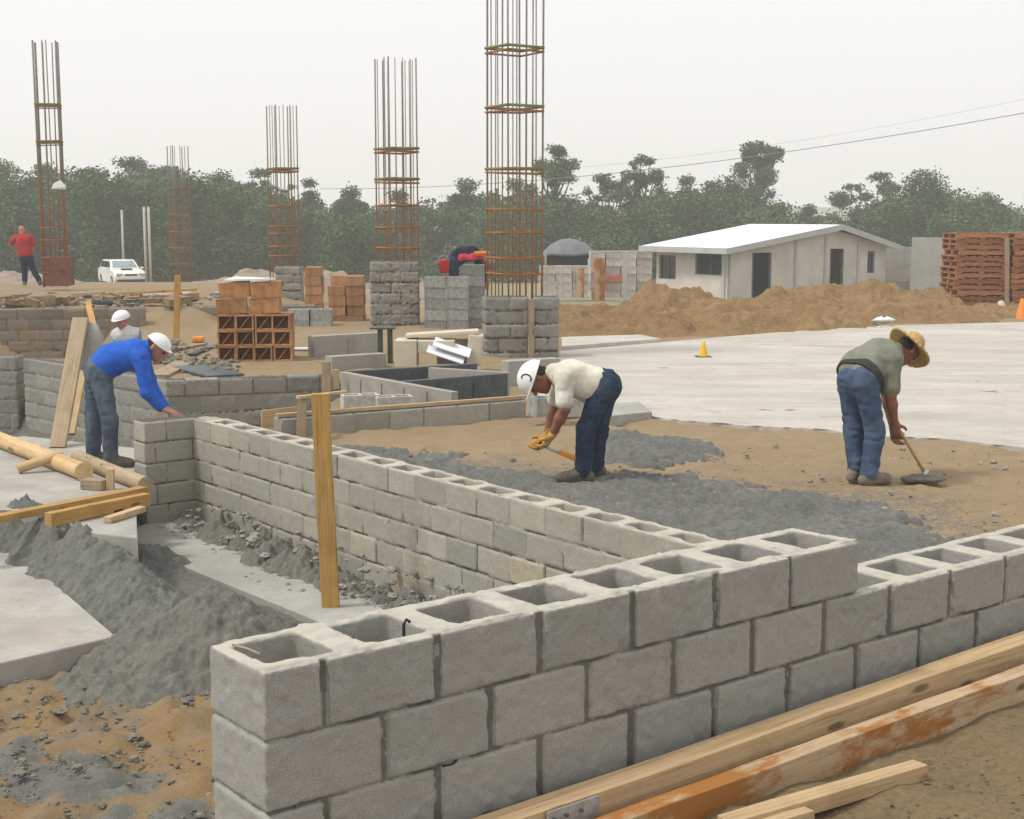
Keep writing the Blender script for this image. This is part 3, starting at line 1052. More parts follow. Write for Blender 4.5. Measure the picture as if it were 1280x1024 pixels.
pts = []
for i in range(900):
    px, py = random.uniform(-60, 275), random.uniform(845, 1060)
    r = abs(random.gauss(0, .008)) + .004
    if random.random() < .02:
        r += .022
    p = at(px, py, -.82)
    pts.append((p.x, p.y, -.83 + .05 * abs(float(fbm(np.array([p.x * 3.0]), np.array([p.y * 3.0]), o=4, seed=21)[0])) + r * .2, r))
clods('mortar_crumbs', 'grey mortar crumbs and clods scattered on the orange soil at lower left', pts, M['mud_clod'])
pts = []
for i in range(420):
    s, w = random.uniform(.2, 6), random.gauss(.3, .2)
    p = _o + _v * s + _w * max(.02, w)
    r = abs(random.gauss(0, .013)) + .005
    pts.append((p.x, p.y, -.83 + max(0, .24 - .6 * max(w, .02)) + r * .3, r))
pts.append((*(_o + _v * 1.85 + _w * .3).xy, -.66, .075))
pts.append((*(_o + _v * 2.2 + _w * .38).xy, -.74, .05))
clods('broken_mortar', 'broken lumps of mortar lying along the foot of the long block wall', pts, M['stone'])
pts = []
for i in range(700):
    px, py = random.uniform(480, 1280), random.uniform(525, 690)
    p = at(px, py, 0)
    r = abs(random.gauss(0, .009)) + .004
    if (p.x + 3.2) * .79 + (p.y - 14.2) * .611 < .3 or (p.x + .69) * UY - (p.y - 3.8) * UX > -.4 or p.y > 13.6:
        continue
    pts.append((p.x, p.y, .01, r))
clods('pebbles', 'small pebbles strewn over the brown sand fill', pts, M['stone'], 'pebbles')
pts = []
for i in range(420):
    p = at(random.uniform(820, 1330), random.uniform(890, 1080), .25)
    if (p.x + .69) * UY - (p.y - 3.8) * UX < .42:
        continue
    pts.append((p.x, p.y, .262, abs(random.gauss(0, .004)) + .002))
clods('soil_crumbs', 'small earth crumbs on the brown soil at bottom right', pts, M['clutter_soil'])

# ------------------------------------------------------------------ timber


def stick(name, label, p0, p1, w, h, mat, cat='plank', group=None, roll=0., bev=.0035, chip=0., parent=None):
    """a sawn piece of timber from p0 to p1 (centre line), w across, h deep, grain along local X"""
    p0, p1 = Vector(p0), Vector(p1)
    d = p1 - p0
    L = d.length
    x = d.normalized()
    up = Vector((0, 0, 1)) if abs(x.z) < .9 else Vector((0, -1, 0))
    y = up.cross(x).normalized()
    z = x.cross(y)
    rot = Matrix((x, y, z)).transposed() @ Matrix.Rotation(roll, 3, 'X')
    n = max(2, int(L / .25))
    bm = bmesh.new()
    bmesh.ops.create_cube(bm, size=1)
    bmesh.ops.scale(bm, vec=(L, w, h), verts=bm.verts)
    bmesh.ops.translate(bm, vec=(L / 2, 0, 0), verts=bm.verts)
    es = [e for e in bm.edges if abs(e.verts[0].co.x - e.verts[1].co.x) > L * .5]
    bmesh.ops.subdivide_edges(bm, edges=es, cuts=n)
    s = random.random() * 90
    for v in bm.verts:
        q = float(vnoise(np.array([v.co.x * 1.1 + s]), np.array([0.]), np.array([0.]))[0])
        q2 = float(vnoise(np.array([v.co.x * 1.1 + s]), np.array([9.]), np.array([0.]))[0])
        v.co.y += q * w * .025 * min(1, L)
        v.co.z += q2 * h * .025 * min(1, L)
        v.co += Vector([random.uniform(-1, 1) for _ in range(3)]) * chip
    bmesh.ops.bevel(bm, geom=[e for e in bm.edges if len(e.link_faces) == 2 and e.calc_face_angle(0) > .8], offset=bev, segments=2, affect='EDGES', profile=.6)
    bmesh.ops.recalc_face_normals(bm, faces=bm.faces[:])
    me = bpy.data.meshes.new(name)
    bm.to_mesh(me)
    bm.free()
    me.materials.append(mat)
    o = link(name, me, parent)
    o.matrix_world = Matrix.Translation(p0) @ rot.to_4x4()
    return tag(o, label, cat, group) if label else o


def log(name, label, p0, p1, r, mat, cat='pole', nodes=0, r2=None, group=None):
    p0, p1 = Vector(p0), Vector(p1)
    d = p1 - p0
    L = d.length
    b = MB()
    n = 40
    pts, rad = [], []
    bm = b.bm
    rings = []
    s = random.random() * 50
    seg = 14
    for i in range(n + 1):
        t = i / n
        rr = r + ((r2 or r) - r) * t
        if nodes:
            ph = (t * nodes) % 1.0
            rr *= 1 + .10 * math.exp(-((min(ph, 1 - ph)) / .03)**2) - .0
        oy = .25 * r * float(vnoise(np.array([t * L * .8 + s]), np.array([0.]))[0])
        rings.append([bm.verts.new((t * L, oy + rr * math.cos(2 * math.pi * k / seg), rr * math.sin(2 * math.pi * k / seg))) for k in range(seg)])
    for i in range(n):
        for k in range(seg):
            bm.faces.new((rings[i][k], rings[i][(k + 1) % seg], rings[i + 1][(k + 1) % seg], rings[i + 1][k])).smooth = True
    bm.faces.new(rings[0][::-1])
    bm.faces.new(rings[-1])
    o = b.build(name, mat)
    x = d.normalized()
    y = Vector((0, 0, 1)).cross(x).normalized() if abs(x.z) < .95 else Vector((1, 0, 0))
    o.matrix_world = Matrix.Translation(p0) @ Matrix((x, y, x.cross(y))).transposed().to_4x4()
    return tag(o, label, cat, group)


ZS = -.35
stick('timber_stake', 'tall yellow timber stake standing in the trench against the long block wall', at(414, 765, -.86), atY(400, 492, 10.85), .135, .06, M['wood_yellow'], 'stake', roll=0., chip=.002)
# forms on the bottom right: beams stacked against the near wall
nf = Vector((UY, -UX, 0))      # out of the front wall, towards the camera


def fp(l, out, z):
    return fw0 + u * l + nf * out + Vector((0, 0, z))


stick('timber_beam', 'long pale timber beam leaning along the foot of the near block wall', fp(.05, .13, .325), fp(4.4, .13, .39), .10, .10, M['wood_pale'], 'beam', chip=.0015)
stick('timber_beam', 'orange stained timber beam lying in front of the pale beam', fp(.55, .27, .27), fp(4.4, .27, .315), .075, .13, M['wood_orange'], 'beam', chip=.002)
stick('timber_offcut', 'short pale timber offcut lying on the soil at bottom right', at(905, 1034, .285), at(1150, 962, .285), .07, .055, M['wood_pale'], 'offcut', chip=.002)
stick('timber_offcut', 'pale stub of wood under the short timber offcut at the bottom edge', at(935, 1040, .275), at(1012, 1019, .275), .05, .045, M['wood_pale'], 'offcut', chip=.002)
pl = thing('metal_bracket', 'grey metal bracket plate nailed on the end of the pale beam', 'bracket', fp(.95, .19, .345), math.atan2(UY, UX))
MB().box((0, 0, 0), (.17, .006, .085), bev=.002).build('plate', M['metal'], pl)
MB().box((.105, -.001, .0), (.045, .010, .088), bev=.003).build('plate', M['metal'], pl)
for q in (-.06, -.01, .05):
    MB().tube([(q, -.002, .015), (q, -.012, .015)], .006, 8).build('nail_head', M['steel_and_pit_shade'], pl)
b = MB()
p = fp(.52, -.07, .985)
b.tube([p + Vector((0, 0, -.14)), p, p + u * .01 + Vector((0, 0, .012)), p + u * .022 + Vector((0, 0, .002))], .005, 8)
tag(b.build('wire_hook', M['black']), 'bent black wire hook sticking out of a cell of the near wall', 'wire')
p = fp(.62, .012, .545)
b = MB()
b.tube([p + u * -.02, p + nf * .014 + Vector((0, 0, .004)), p + u * .02 + Vector((0, 0, -.002)), p + u * .035 + Vector((0, 0, .006))], .004, 8)
tag(b.build('wire_tie', M['black']), 'rusty wire tie poking out of a joint on the near wall face', 'wire')
p = fp(.02, -.2, .964)
b = MB()
b.tube([p + u * .03 + nf * -.06, p + u * .045, p + u * .05 + nf * .07], .004, 8)
tag(b.build('wire_scrap', M['wood_grey']), 'thin twig lying on the left end of the near wall top', 'twig')

# left yard timber
bam = lambda a, b_, r, lab, nodes=4, mat='bamboo', r2=None: log('bamboo_pole', lab, at(*a, ZS + r), at(*b_, ZS + r), r, M[mat], 'pole', nodes, r2)
bam((-30, 538), (104, 590), .085, 'thick pale bamboo pole lying at the left edge on the slab', 5)
o = log('wooden_log', 'grey brown log lying at the feet of the worker in blue', at(95, 572, ZS + .07), at(182, 606, ZS + .07), .075, M['wood_grey'], 'log')
log('wooden_log', 'short pale log end laid across the bamboo pole', at(22, 586, ZS + .05), at(78, 568, ZS + .16), .05, M['bamboo'], 'log')
stick('timber_board', 'long yellow board lying on the slab with its left end off the photo', at(-40, 656, ZS + .05), at(180, 612, ZS + .05), .11, .06, M['wood_yellow'], 'board')
stick('timber_board', 'second yellow beam in front of the long board, tip by the wall pier', at(60, 650, ZS + .06), at(184, 624, ZS + .06), .09, .11, M['wood_yellow'], 'board')
stick('timber_offcut', 'short pale wood offcut lying beside the bottom of the wall pier', at(134, 650, ZS + .03), at(178, 636, ZS + .03), .08, .05, M['wood_pale'], 'offcut')
stick('steel_bar', 'short black bar lying behind the small wood offcut', at(142, 640, ZS + .02), at(170, 632, ZS + .02), .05, .025, M['black'], 'bar')
stick('wood_block', 'brown wooden block on the slab under the grey log', at(106, 604, ZS + .05), at(132, 606, ZS + .05), .14, .09, M['wood_grey'], 'block')
stick('timber_stake', 'tiny wooden stake stub standing in front of the grey log', at(138, 612, ZS), at(138, 590, ZS + .0) * 0 + atY(138, 586, at(138, 612, ZS).y), .07, .05, M['wood_pale'], 'stake')
stick('leaning_plank', 'wide weathered plank leaning on the left block wall behind the worker in blue', at(72, 560, ZS), atY(101, 398, at(72, 560, ZS).y + .9), .18, .05, M['wood_grey'], 'plank', roll=0.)
stick('leaning_plank', 'narrow wooden prop standing beside the wide leaning plank', at(84, 540, ZS) + Vector((.1, -.2, 0)), atY(108, 440, at(84, 540, ZS).y + .6), .1, .05, M['wood_pale'], 'plank', roll=0.)
stick('leaning_plank', 'thin pale prop leaning on the brown block wall left of the cap', atY(123, 435, 23.5), atY(110, 378, 26.2), .1, .06, M['wood_yellow'], 'plank', roll=0.)
# limp cement sack hanging on the plank
b = MB()
b.lathe([(.0, -.32), (.11, -.28), (.15, -.1), (.13, .1), (.06, .25), (.0, .28)], 14)
for v in b.bm.verts:
    v.co.y *= .5
    v.co += Vector((.04 * math.sin(v.co.z * 9), 0, 0))
tag(b.build('cement_sack', M['wall_plain'], None, atY(113, 432, 16.6)), 'crumpled grey sack slumped against the wide leaning plank', 'sack')
stick('timber_stake', 'upright yellow stake on the far sand left of the clay block stack', atY(220, 428, 24.6), atY(222, 344, 24.6), .1, .05, M['wood_yellow'], 'stake', roll=0.)
stick('timber_stake', 'short wooden stake behind the tall yellow stake, in the low wall', at(376, 548, 0) + Vector((0, 0, -.02)), atY(378, 496, at(376, 548, 0).y), .09, .05, M['wood_grey'], 'stake', roll=0.)
stick('timber_stake', 'pale grey stake rising behind the top of the tall yellow stake', atY(408, 520, 14.9), atY(408, 452, 14.9), .09, .05, M['wood_grey'], 'stake', roll=0.)
stick('timber_stake', 'small brown stake at the left corner of the concrete pit', atY(421, 486, 17.3), atY(420, 462, 17.3), .07, .07, M['wood_grey'], 'stake', roll=0.)
stick('timber_rail', 'pale form board along the top of the short stakes behind the tall stake', atY(372, 497, 14.0), atY(432, 490, 14.7), .05, .03, M['wood_pale'], 'board')
stick('form_board', 'tan plywood form board in the corner between the long wall and low wall', at(325, 536, 0) + Vector((0, .1, .08)), at(378, 530, 0) + Vector((0, .15, .08)), .02, .2, M['wood_pale'], 'board')
stick('form_board', 'pale timber rail capping the low block wall at the back of the sand', w30 + Vector((-.05, .05, .225)), w31 + Vector((0, .06, .225)), .05, .035, M['wood_pale'], 'board')

# single pale blocks near the white helmet and behind the low wall
def hollow_block_mesh(name, mat, L=.4, W=.2, H=.2, wall=.03, cells=2):
    b = MB()
    bm = b.bm
    # outer box with cells through, built as frame boxes
    b.box((0, -W / 2 + wall / 2, H / 2), (L, wall, H), bev=.004)
    b.box((0, W / 2 - wall / 2, H / 2), (L, wall, H), bev=.004)
    n = cells + 1
    for i in range(n):
        x = -L / 2 + wall / 2 + (L - wall) * i / cells
        b.box((x, 0, H / 2 - .001), (wall, W - 2 * wall, H - .002))
    return b.mesh(name, mat)


cb_grey = hollow_block_mesh('concrete_block', M['block_grey'])
cb_white = hollow_block_mesh('concrete_block', M['block_white'])


def loose(me, p, rz, label, rot=None, name='concrete_block', cat='block', group=None):
    o = link(name, me, None, p)
    o.rotation_euler = rot or (0, 0, rz)
    return tag(o, label, cat, group)


loose(cb_white, at(674, 518, 0) + Vector((0, .15, 0)), .5, 'pale block standing on end below the white hard hat', (0, math.pi / 2, .4))
loose(cb_white, at(706, 522, 0) + Vector((.03, .1, 0)), .1, 'pale block on the sand behind the arm of the man in the white shirt')
loose(cb_grey, at(690, 505, .2) * 0 + atY(686, 505, 15.2) - Vector((0, 0, .12)), .5, 'grey block at the end of the low back wall')
for i, (px, py, lab) in enumerate(((450, 512, 'pale block lying in the pit corner, left of its neighbour block'), (492, 514, 'pale block lying in the pit, right of its neighbour block'))):
    loose(cb_white, atY(px, py, 15.6) - Vector((0, 0, .03)), .3, lab)

# ------------------------------------------------------------------ rebar columns
def bar_mesh(H, r):
    b = MB()
    b.tube([(0, 0, 0), (0, 0, H * .33), (0, 0, H * .66), (0, 0, H)], r, 6)
    return b.mesh('rebar', M['rust'])


def tie_mesh(w, r, mat):
    b = MB()
    h = w / 2
    b.tube([(-h, -h, 0), (h, -h, 0)], r, 6)
    b.tube([(h, -h, 0), (h, h, .0)], r, 6)
    b.tube([(h, h, 0), (-h, h, 0)], r, 6)
    b.tube([(-h, h, 0), (-h, -h, 0)], r, 6)
    return b.mesh('tie', mat)


def rebar_column(label, p, w, H, ties, r, per_side, rz, tilt=0., rt=None, moss=None, xr=1.0):
    t = thing('rebar_column', label, 'rebar cage', p, rz, 'rebar cages for concrete columns')
    t.rotation_euler = (0, tilt, rz)
    me = bar_mesh(H, r)
    me2 = bar_mesh(H, r * .62)
    h = w / 2
    n = per_side
    for i in range(n + 1):
        for j in range(n + 1):
            if 0 < i < n and 0 < j < n:
                continue
            cr = (i in (0, n)) and (j in (0, n))
            jx, jy = (0, 0) if cr else (random.uniform(-.06, .06) * w, random.uniform(-.06, .06) * w)
            x, y = -h + w * i / n + jx * (j in (0, n)), -h + w * j / n + jy * (i in (0, n))
            o = link('rebar', me if cr else me2, t, (x, y, random.uniform(-.03, 0)))
            o.rotation_euler = (random.uniform(-.004, .004), random.uniform(-.004, .004), random.random() * 3)
    mm_, mr = tie_mesh(w + 2 * r, rt or r, M['tie_moss']), tie_mesh(w + 2 * r, (rt or r) * .7, M['tie_rust'])
    for k, z in enumerate(ties):
        mo = moss and z > moss
        o = link('tie', mm_ if mo else mr, t, (0, 0, z))
        o.rotation_euler = (random.uniform(-.02, .02), random.uniform(-.02, .02), 0)
        if mo:
            o2 = link('tie', mr, t, (0, 0, z - .07))
            o2.rotation_euler = (random.uniform(-.05, .05), random.uniform(-.04, .04), 0)
    return t


def zat(py, Y):
    return atY(640, py, Y).z


Y = 22.6
base = at(643, 449, 0).z
ang = R(33)
rebar_column('tallest rebar cage right of centre, running out of the top of the photo', atY(643, 446, Y), .62, 6.4, [zat(q, Y) - zat(446, Y) for q in (60, 134, 211, 262, 291, 322, 342)], .016, 4, ang, rt=.022, moss=zat(230, Y) - zat(446, Y))
Y = 28.2
rebar_column('rebar cage of many thin bars in the middle, second tallest', atY(498, 411, Y), .6, zat(73, Y) - zat(411, Y), [zat(q, Y) - zat(411, Y) for q in (186, 224, 257, 284, 310, 327, 350, 374)], .015, 4, ang, rt=.026, moss=zat(230, Y) - zat(411, Y), tilt=0)
Y = 34.0
rebar_column('rebar cage with open upper bars rising from a block pier behind the clay stack', atY(357, 388, Y), .52, zat(131, Y) - zat(388, Y), [zat(q, Y) - zat(388, Y) for q in (211, 258, 283, 292, 308, 320)], .016, 3, ang, rt=.026, moss=zat(230, Y) - zat(388, Y))
Y = 49
rebar_column('small faded rebar cage farthest back, between the white car and clay stack', atY(227, 352, Y), .52, zat(182, Y) - zat(352, Y), [zat(q, Y) - zat(352, Y) for q in (235, 268, 290, 310, 330)], .02, 2, ang, rt=.02)
Y = 37.0
cA = rebar_column('rebar cage at far left beside the man in red, with thick corner bars', atY(70, 357, Y), .54, zat(51, Y) - zat(357, Y), [zat(q, Y) - zat(357, Y) for q in (131, 177, 285, 300, 322, 340)], .026, 3, R(12), rt=.022, moss=zat(190, Y) - zat(357, Y), tilt=R(-.1))
b = MB()
b.box((0, 0, .37), (.6, .6, .74), bev=.01)
b.box((0, -.32, .42), (.5, .02, .05))
tag(b.build('form_box', m_plain('form_rust', (.17, .075, .045), .35, 5, .9, .4, 30), None, atY(71, 357, Y) + Vector((.08, -.02, 0))), 'rusty brown form box round the foot of the far left rebar cage', 'form')
fl = MB()
fl.prism([(-.17, 0, 0), (.17, .02, -.02), (.19, .0, .06), (.04, .03, .22), (-.14, .02, .12)], (0, .03, 0))
tag(fl.build('plastic_scrap', M['trash_white'], None, atY(73, 236, Y - .36)), 'scrap of white plastic caught in the far left rebar cage', 'scrap')

# ------------------------------------------------------------------ block piers at the column feet and stacks
def pier_box(label, px0, px1, py0, py1, Y, mat, dep, rz, hcells=False, seed=1, h=.02, rough=.008):
    p0, p1 = atY(px0, py1, Y), atY(px1, py1, Y)
    zt = zat(py0, Y)
    zb = zat(py1, Y) - .1
    n = max(1, round((zt - zb) / .2))
    d = Vector((math.cos(rz), math.sin(rz), 0))
    L = (p1.x - p0.x)
    return block_wall('block_pier', label, (p0.x, p0.y), (p0.x + d.x * L, p0.y + d.y * L), dep, zt, n, mat, h=h, bh=(zt - zb) / n, vj=.03, hj=.03, recess=.02, rough=rough, seed=seed, jit=.012)


for o, lab in ((pier_box('grey block pier round the foot of the tallest rebar cage, left half', 606, 662, 371, 450, 21.9, M['block_far'], .5, .12, seed=101, h=.022), 0),
               (pier_box('grey block pier round the foot of the tallest rebar cage, right half', 668, 699, 371, 448, 22.0, M['block_far'], .5, .05, seed=103, h=.022), 0),
               (pier_box('rough mortar covered block pier at the foot of the middle rebar cage', 463, 524, 327, 413, 27.6, M['block_far'], .9, .06, seed=105, h=.026, rough=.016), 0),
               (pier_box('narrow block pier holding up the rebar cage behind the clay stack', 344, 378, 333, 389, 33.4, M['block_far'], .6, .05, seed=107, h=.03, rough=.01), 0)):
    pass
stick('form_post', 'dark timber form post between the halves of the block pier', atY(664.5, 448, 21.85), atY(664.5, 374, 21.85), .09, .12, M['wood_grey'], 'post', roll=0.)


def stack(me, name, label, origin, rz, nx_, ny_, nz_, sx, sy, sz, cat='block', group=None, jit=.008, skip=(), rotb=None, topdrop=0.):
    ca, sa = math.cos(rz), math.sin(rz)
    first = True
    for k in range(nz_):
        for i in range(nx_):
            for j in range(ny_):
                if (i, j, k) in skip or (k == nz_ - 1 and random.random() < topdrop):
                    continue
                x = i * sx + random.uniform(-jit, jit)
                y = j * sy + random.uniform(-jit, jit)
                o = link(name, me, None, origin + Vector((x * ca - y * sa, x * sa + y * ca, k * sz)))
                o.rotation_euler = rotb or (0, 0, rz + random.uniform(-.03, .03) * (jit > 0))
                tag(o, label, cat, group or label.replace('one of the ', ''))


g = tz
p = atY(531, 414, 27.0)
stack(cb_grey, 'concrete_block', 'grey concrete block in the tall stack under the navy clad bent figure', p + Vector((.2, 0, 0)), .04, 2, 2, 5, .42, .22, .205, group='blocks of the tall stack under the bent figure')
stack(cb_grey, 'concrete_block', 'grey concrete block in the slim stack left of the tallest rebar cage', p + Vector((.92, .5, 0)), .02, 1, 2, 6, .42, .22, .205, group='blocks of the slim stack left of the tallest cage')
p = atY(361, 426, 27.5)
stack(cb_grey, 'concrete_block', 'grey concrete block in the low stack right of the clay block stack', p + Vector((.2, 0, 0)), .05, 2, 2, 3, .43, .22, .2, group='blocks of the low stack right of the clay stack')
# clay hollow blocks: stack with open cells to the camera
def clay_mesh(name, L=.265, W=.3, H=.225, wall=.024, closed=False):
    b = MB()
    b.box((0, 0, wall / 2), (L, W, wall), bev=.003)
    b.box((0, 0, H - wall / 2), (L, W, wall), bev=.003)
    for s in (-1, 1):
        b.box((s * (L / 2 - wall / 2), 0, H / 2), (wall - .002, W - .002, H - 2 * wall))
    b.box((0, W / 2 - wall / 2 - .004, H / 2), (L - 2 * wall, wall, H - 2 * wall))
    # inner web on the diagonal
    b.box((0, .02, H / 2), (.016, W * .75, H * .95), rot=Matrix.Rotation(R(38), 3, 'Y'))
    return b.mesh(name, M['clay'])


clay = clay_mesh('clay_block')
p = at(271, 452, .1) + Vector((.14, .1, 0))
stack(clay, 'clay_block', 'orange hollow clay block with its open end showing, in the lower rows of the stack', p, .07, 4, 1, 3, .268, .3, .228, 'clay block', 'open ended clay blocks in the lower rows', jit=.016)
stack(clay, 'clay_block', 'orange hollow clay block hidden in the back row of the clay stack', p + Vector((-.02, .32, 0)), .07, 4, 1, 3, .268, .3, .228, 'clay block', 'clay blocks of the back row', jit=.006)
b = MB()
b.box((0, 0, .115), (.44, .3, .23), bev=.006)
for s in (-.12, 0., .12):
    b.box((.222, s, .115), (.004, .07, .15))
cl2 = b.mesh('clay_block', M['clay'])
q = p + Vector((.06, .02, .688))
for i, (x, y, z, r, lab) in enumerate(((.02, -.02, 0, .17, 'long solid sided clay block, lower left of the two top layers'), (.5, .04, 0, .06, 'long solid sided clay block, lower right of the two top layers'),
                                       (.06, .02, .232, .14, 'long solid sided clay block at the very top left of the clay stack'), (.52, .03, .232, .1, 'long solid sided clay block at the very top right of the clay stack'))):
    o = link('clay_block', cl2, None, q + Vector((x, y + .05, z)))
    o.rotation_euler = (0, -.07, r)
    tag(o, lab, 'clay block', 'solid sided clay blocks on top of the clay stack')
b = MB()
b.prism([(-.35, -.15, 0), (.3, -.17, .02), (.36, .12, .01), (-.25, .2, .03)], (0, 0, .025))
tag(b.build('cement_sheet', M['sheet_white'], None, q + Vector((.28, .05, .475))), 'white sheet of board lying on top of the clay block stack', 'board')
# solid brick stacks behind
b = MB()
b.box((0, 0, .1), (.34, .3, .195), bev=.006)
brick = b.mesh('clay_block', M['clay_brick'])
p = atY(383, 392, 31.0)
stack(brick, 'clay_block', 'brown clay block in the narrow stack right of the block pier', p + Vector((.17, 0, 0)), .03, 1, 2, 5, .36, .32, .2, 'clay block', 'blocks of the narrow brown stack', jit=.02)
p = atY(412, 419, 29.0)
stack(brick, 'clay_block', 'brown clay block in the wide stack left of the middle rebar cage', p + Vector((.17, 0, 0)), .02, 2, 2, 6, .36, .32, .2, 'clay block', 'blocks of the wide brown stack', jit=.02, topdrop=.2)
# pale wall of stacked blocks left of the house, with orange posts
p = atY(742, 372, 38.0)
stack(cb_white, 'concrete_block', 'pale block in the big stack between the grey hut and the house', p + Vector((.1, 0, 0)), .1, 4, 2, 6, .41, .22, .205, group='blocks of the big pale stack beside the house', jit=.015)
p = atY(684, 372, 36.0)
stack(cb_white, 'concrete_block', 'pale block in the low stack right behind the tallest rebar cage', p, .05, 3, 1, 4, .41, .22, .2, group='blocks of the low pale stack behind the tallest cage', jit=.015)
for (x0, x1, y0, y1, Y, lab) in ((721, 730, 335, 372, 35.6, 'narrow orange board post left of the pale block stack'), (740, 756, 322, 376, 36.5, 'wide orange board post standing against the pale block stack'),
                                 (778, 784, 322, 376, 37.2, 'grey metal post before the right end of the pale block stack')):
    a_ = atY((x0 + x1) / 2, y1, Y)
    stick('board_post', lab, a_, (a_.x, a_.y, zat(y0, Y)), (x1 - x0) / 1790 * Y, .05, M['wood_orange'] if 'orange' in lab else M['house_trim'], 'post', roll=0.)
# red cloth scraps in the stack
for (px, py, lab) in ((763, 345, 'faded red sack stuffed in the front of the pale block stack'),):
    b = MB()
    b.box((0, 0, .1), (.75, .06, .22), bev=.04)
    tag(b.build('red_sack', m_plain('red_sack', (.45, .17, .13), .3, 6, .9, .3, 20), None, atY(px, py + 8, 37.7)), lab, 'sack')
# grey hut with hipped cover
Y = 58.0
h0 = atY(711, 345, Y)
k = Y / 1790
hut = thing('grey_hut', 'low hut with a grey hipped cover behind the tallest rebar cage', 'hut', h0)
b = MB()
top, rim = zat(298, Y) - h0.z, zat(318, Y) - h0.z
for s in range(10):
    pass
b.lathe([(.02, top), (.35, top - .06), (.75, top - .25), (1.1, rim + .06), (1.16, rim - .05), (1.1, rim - .02)], 14)
for v in b.bm.verts:
    v.co.y *= .8
    v.co.z += .05 * math.sin(math.atan2(v.co.y, v.co.x) * 5) * (v.co.xy.length / 1.1)
b.build('roof', M['tarp_grey'], hut)
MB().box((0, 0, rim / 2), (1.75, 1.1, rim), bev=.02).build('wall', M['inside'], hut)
pm = MB().tube([(0, 0, 0), (0, 0, rim)], .04, 8).mesh('post', M['wood_grey'])
for sx in (-1, 1):
    link('post', pm, hut, (sx * .95, -.6, 0))

# beige broken box and white sheets, green stand
Y = 19.6
k = Y / 1790
bx = thing('beige_crate', 'broken beige box of panels with an open front, behind the concrete pit', 'crate', atY(548, 457, Y))
zt = zat(424, Y) - zat(457, Y)
MB().box((-.43, 0, zt / 2), (.30, .5, zt), bev=.01).build('side_panel', M['panel_beige'], bx)
MB().box((-.02, 0, zt - .09), (.5, .46, .17), bev=.01).build('top_panel', M['panel_beige'], bx)
MB().box((.25, .12, zt * .5), (.55, .05, zt * .95), rot=Matrix.Rotation(.12, 3, 'Z')).build('back_panel', M['wall_plain'], bx)
MB().box((.5, .1, zt * .6), (.2, .4, zt * 1.15), rot=Matrix.Rotation(.1, 3, 'Y'), bev=.02).build('end_panel', M['panel_beige'], bx)
b = MB().box((.05, .12, zt + .07), (1.0, .36, .05), rot=Matrix.Rotation(-.06, 3, 'Y'), bev=.012)
tag(b.build('foam_panel', M['panel_beige'], None, atY(548, 457, Y)), 'dusty beige panel lying along the top of the broken beige box', 'panel')
for (a_, lab) in (((.12, -.30, .19, .62), 'white sheet sliding out of the broken beige box, lower one'), ((.2, -.22, .27, .45), 'white sheet poking out of the broken beige box, upper one')):
    b = MB()
    b.box((0, 0, 0), (.52, .28, .015), rot=Matrix.Rotation(.32, 3, 'Y') @ Matrix.Rotation(.35, 3, 'X'))
    tag(b.build('white_sheet', M['sheet_white'], None, atY(548, 457, Y) + Vector((a_[0], a_[1], a_[2]))), lab, 'sheet')
Y = 20.4
gs = thing('steel_stand', 'dark green steel stand with two legs and a flat top, left of the beige box', 'stand', atY(481, 460, Y))
hh = zat(411, Y) - zat(460, Y)
lg = MB().box((0, 0, hh / 2), (.07, .09, hh), bev=.006).mesh('leg', M['green_steel'])
for x in (-.06, .08):
    link('leg', lg, gs, (x, 0, 0))
MB().box((-.02, 0, hh + .012), (.36, .28, .025), bev=.004).build('top_plate', M['green_steel'], gs)
# red bucket on top of the block stack
bk = thing('red_bucket', 'small red bucket standing on the grey block stack', 'bucket', atY(555, 341, 26.95))
MB().lathe([(.0, .0), (.085, 0), (.105, .22), (.11, .24), (.10, .24), (.08, .02), (0, .02)], 16).build('bucket_body', M['red_plastic'], bk)
b = MB()
b.tube([(.105 * math.cos(t), .0, .22 + .1 * math.sin(t)) for t in [math.pi * q / 8 for q in range(9)]], .006, 6)
b.build('handle', M['metal'], bk)

# debris behind the low wall: boards, orange scrap, dark tangle
for (a_, b_, w_, m_, lab) in (((196, 470), (232, 452), .3, 'wood_grey', 'flat grey board on the sand just behind the low block wall'),
                              ((235, 458), (283, 470), .5, 'steel_and_pit_shade', 'dark sheet lying on the sand left of the clay block stack'),
                              ((205, 438), (256, 430), .12, 'wood_grey', 'thin weathered stick among the debris left of the clay stack'),
                              ((240, 444), (268, 432), .1, 'black', 'dark pipe among the debris left of the clay stack'),
                              ((362, 436), (404, 436), .16, 'trash_white', 'pale scrap board on the sand right of the clay block stack')):
    stick('debris_board', lab, at(*a_, .13), at(*b_, .13), w_, .03, M[m_], 'board')
b = MB()
b.box((0, 0, .05), (.2, .16, .1), bev=.04)
tag(b.build('orange_scrap', M['tool_orange'], None, at(248, 428, .12)), 'small orange scrap lying in the debris right of the white cap', 'scrap')
pts = []
for i in range(120):
    p = at(random.uniform(196, 300), random.uniform(428, 468), .1)
    pts.append((p.x, p.y, .12, abs(random.gauss(0, .04)) + .012))
clods('debris', 'dark rubble and debris on the far sand left of the clay stack', pts, M['mud_clod'])
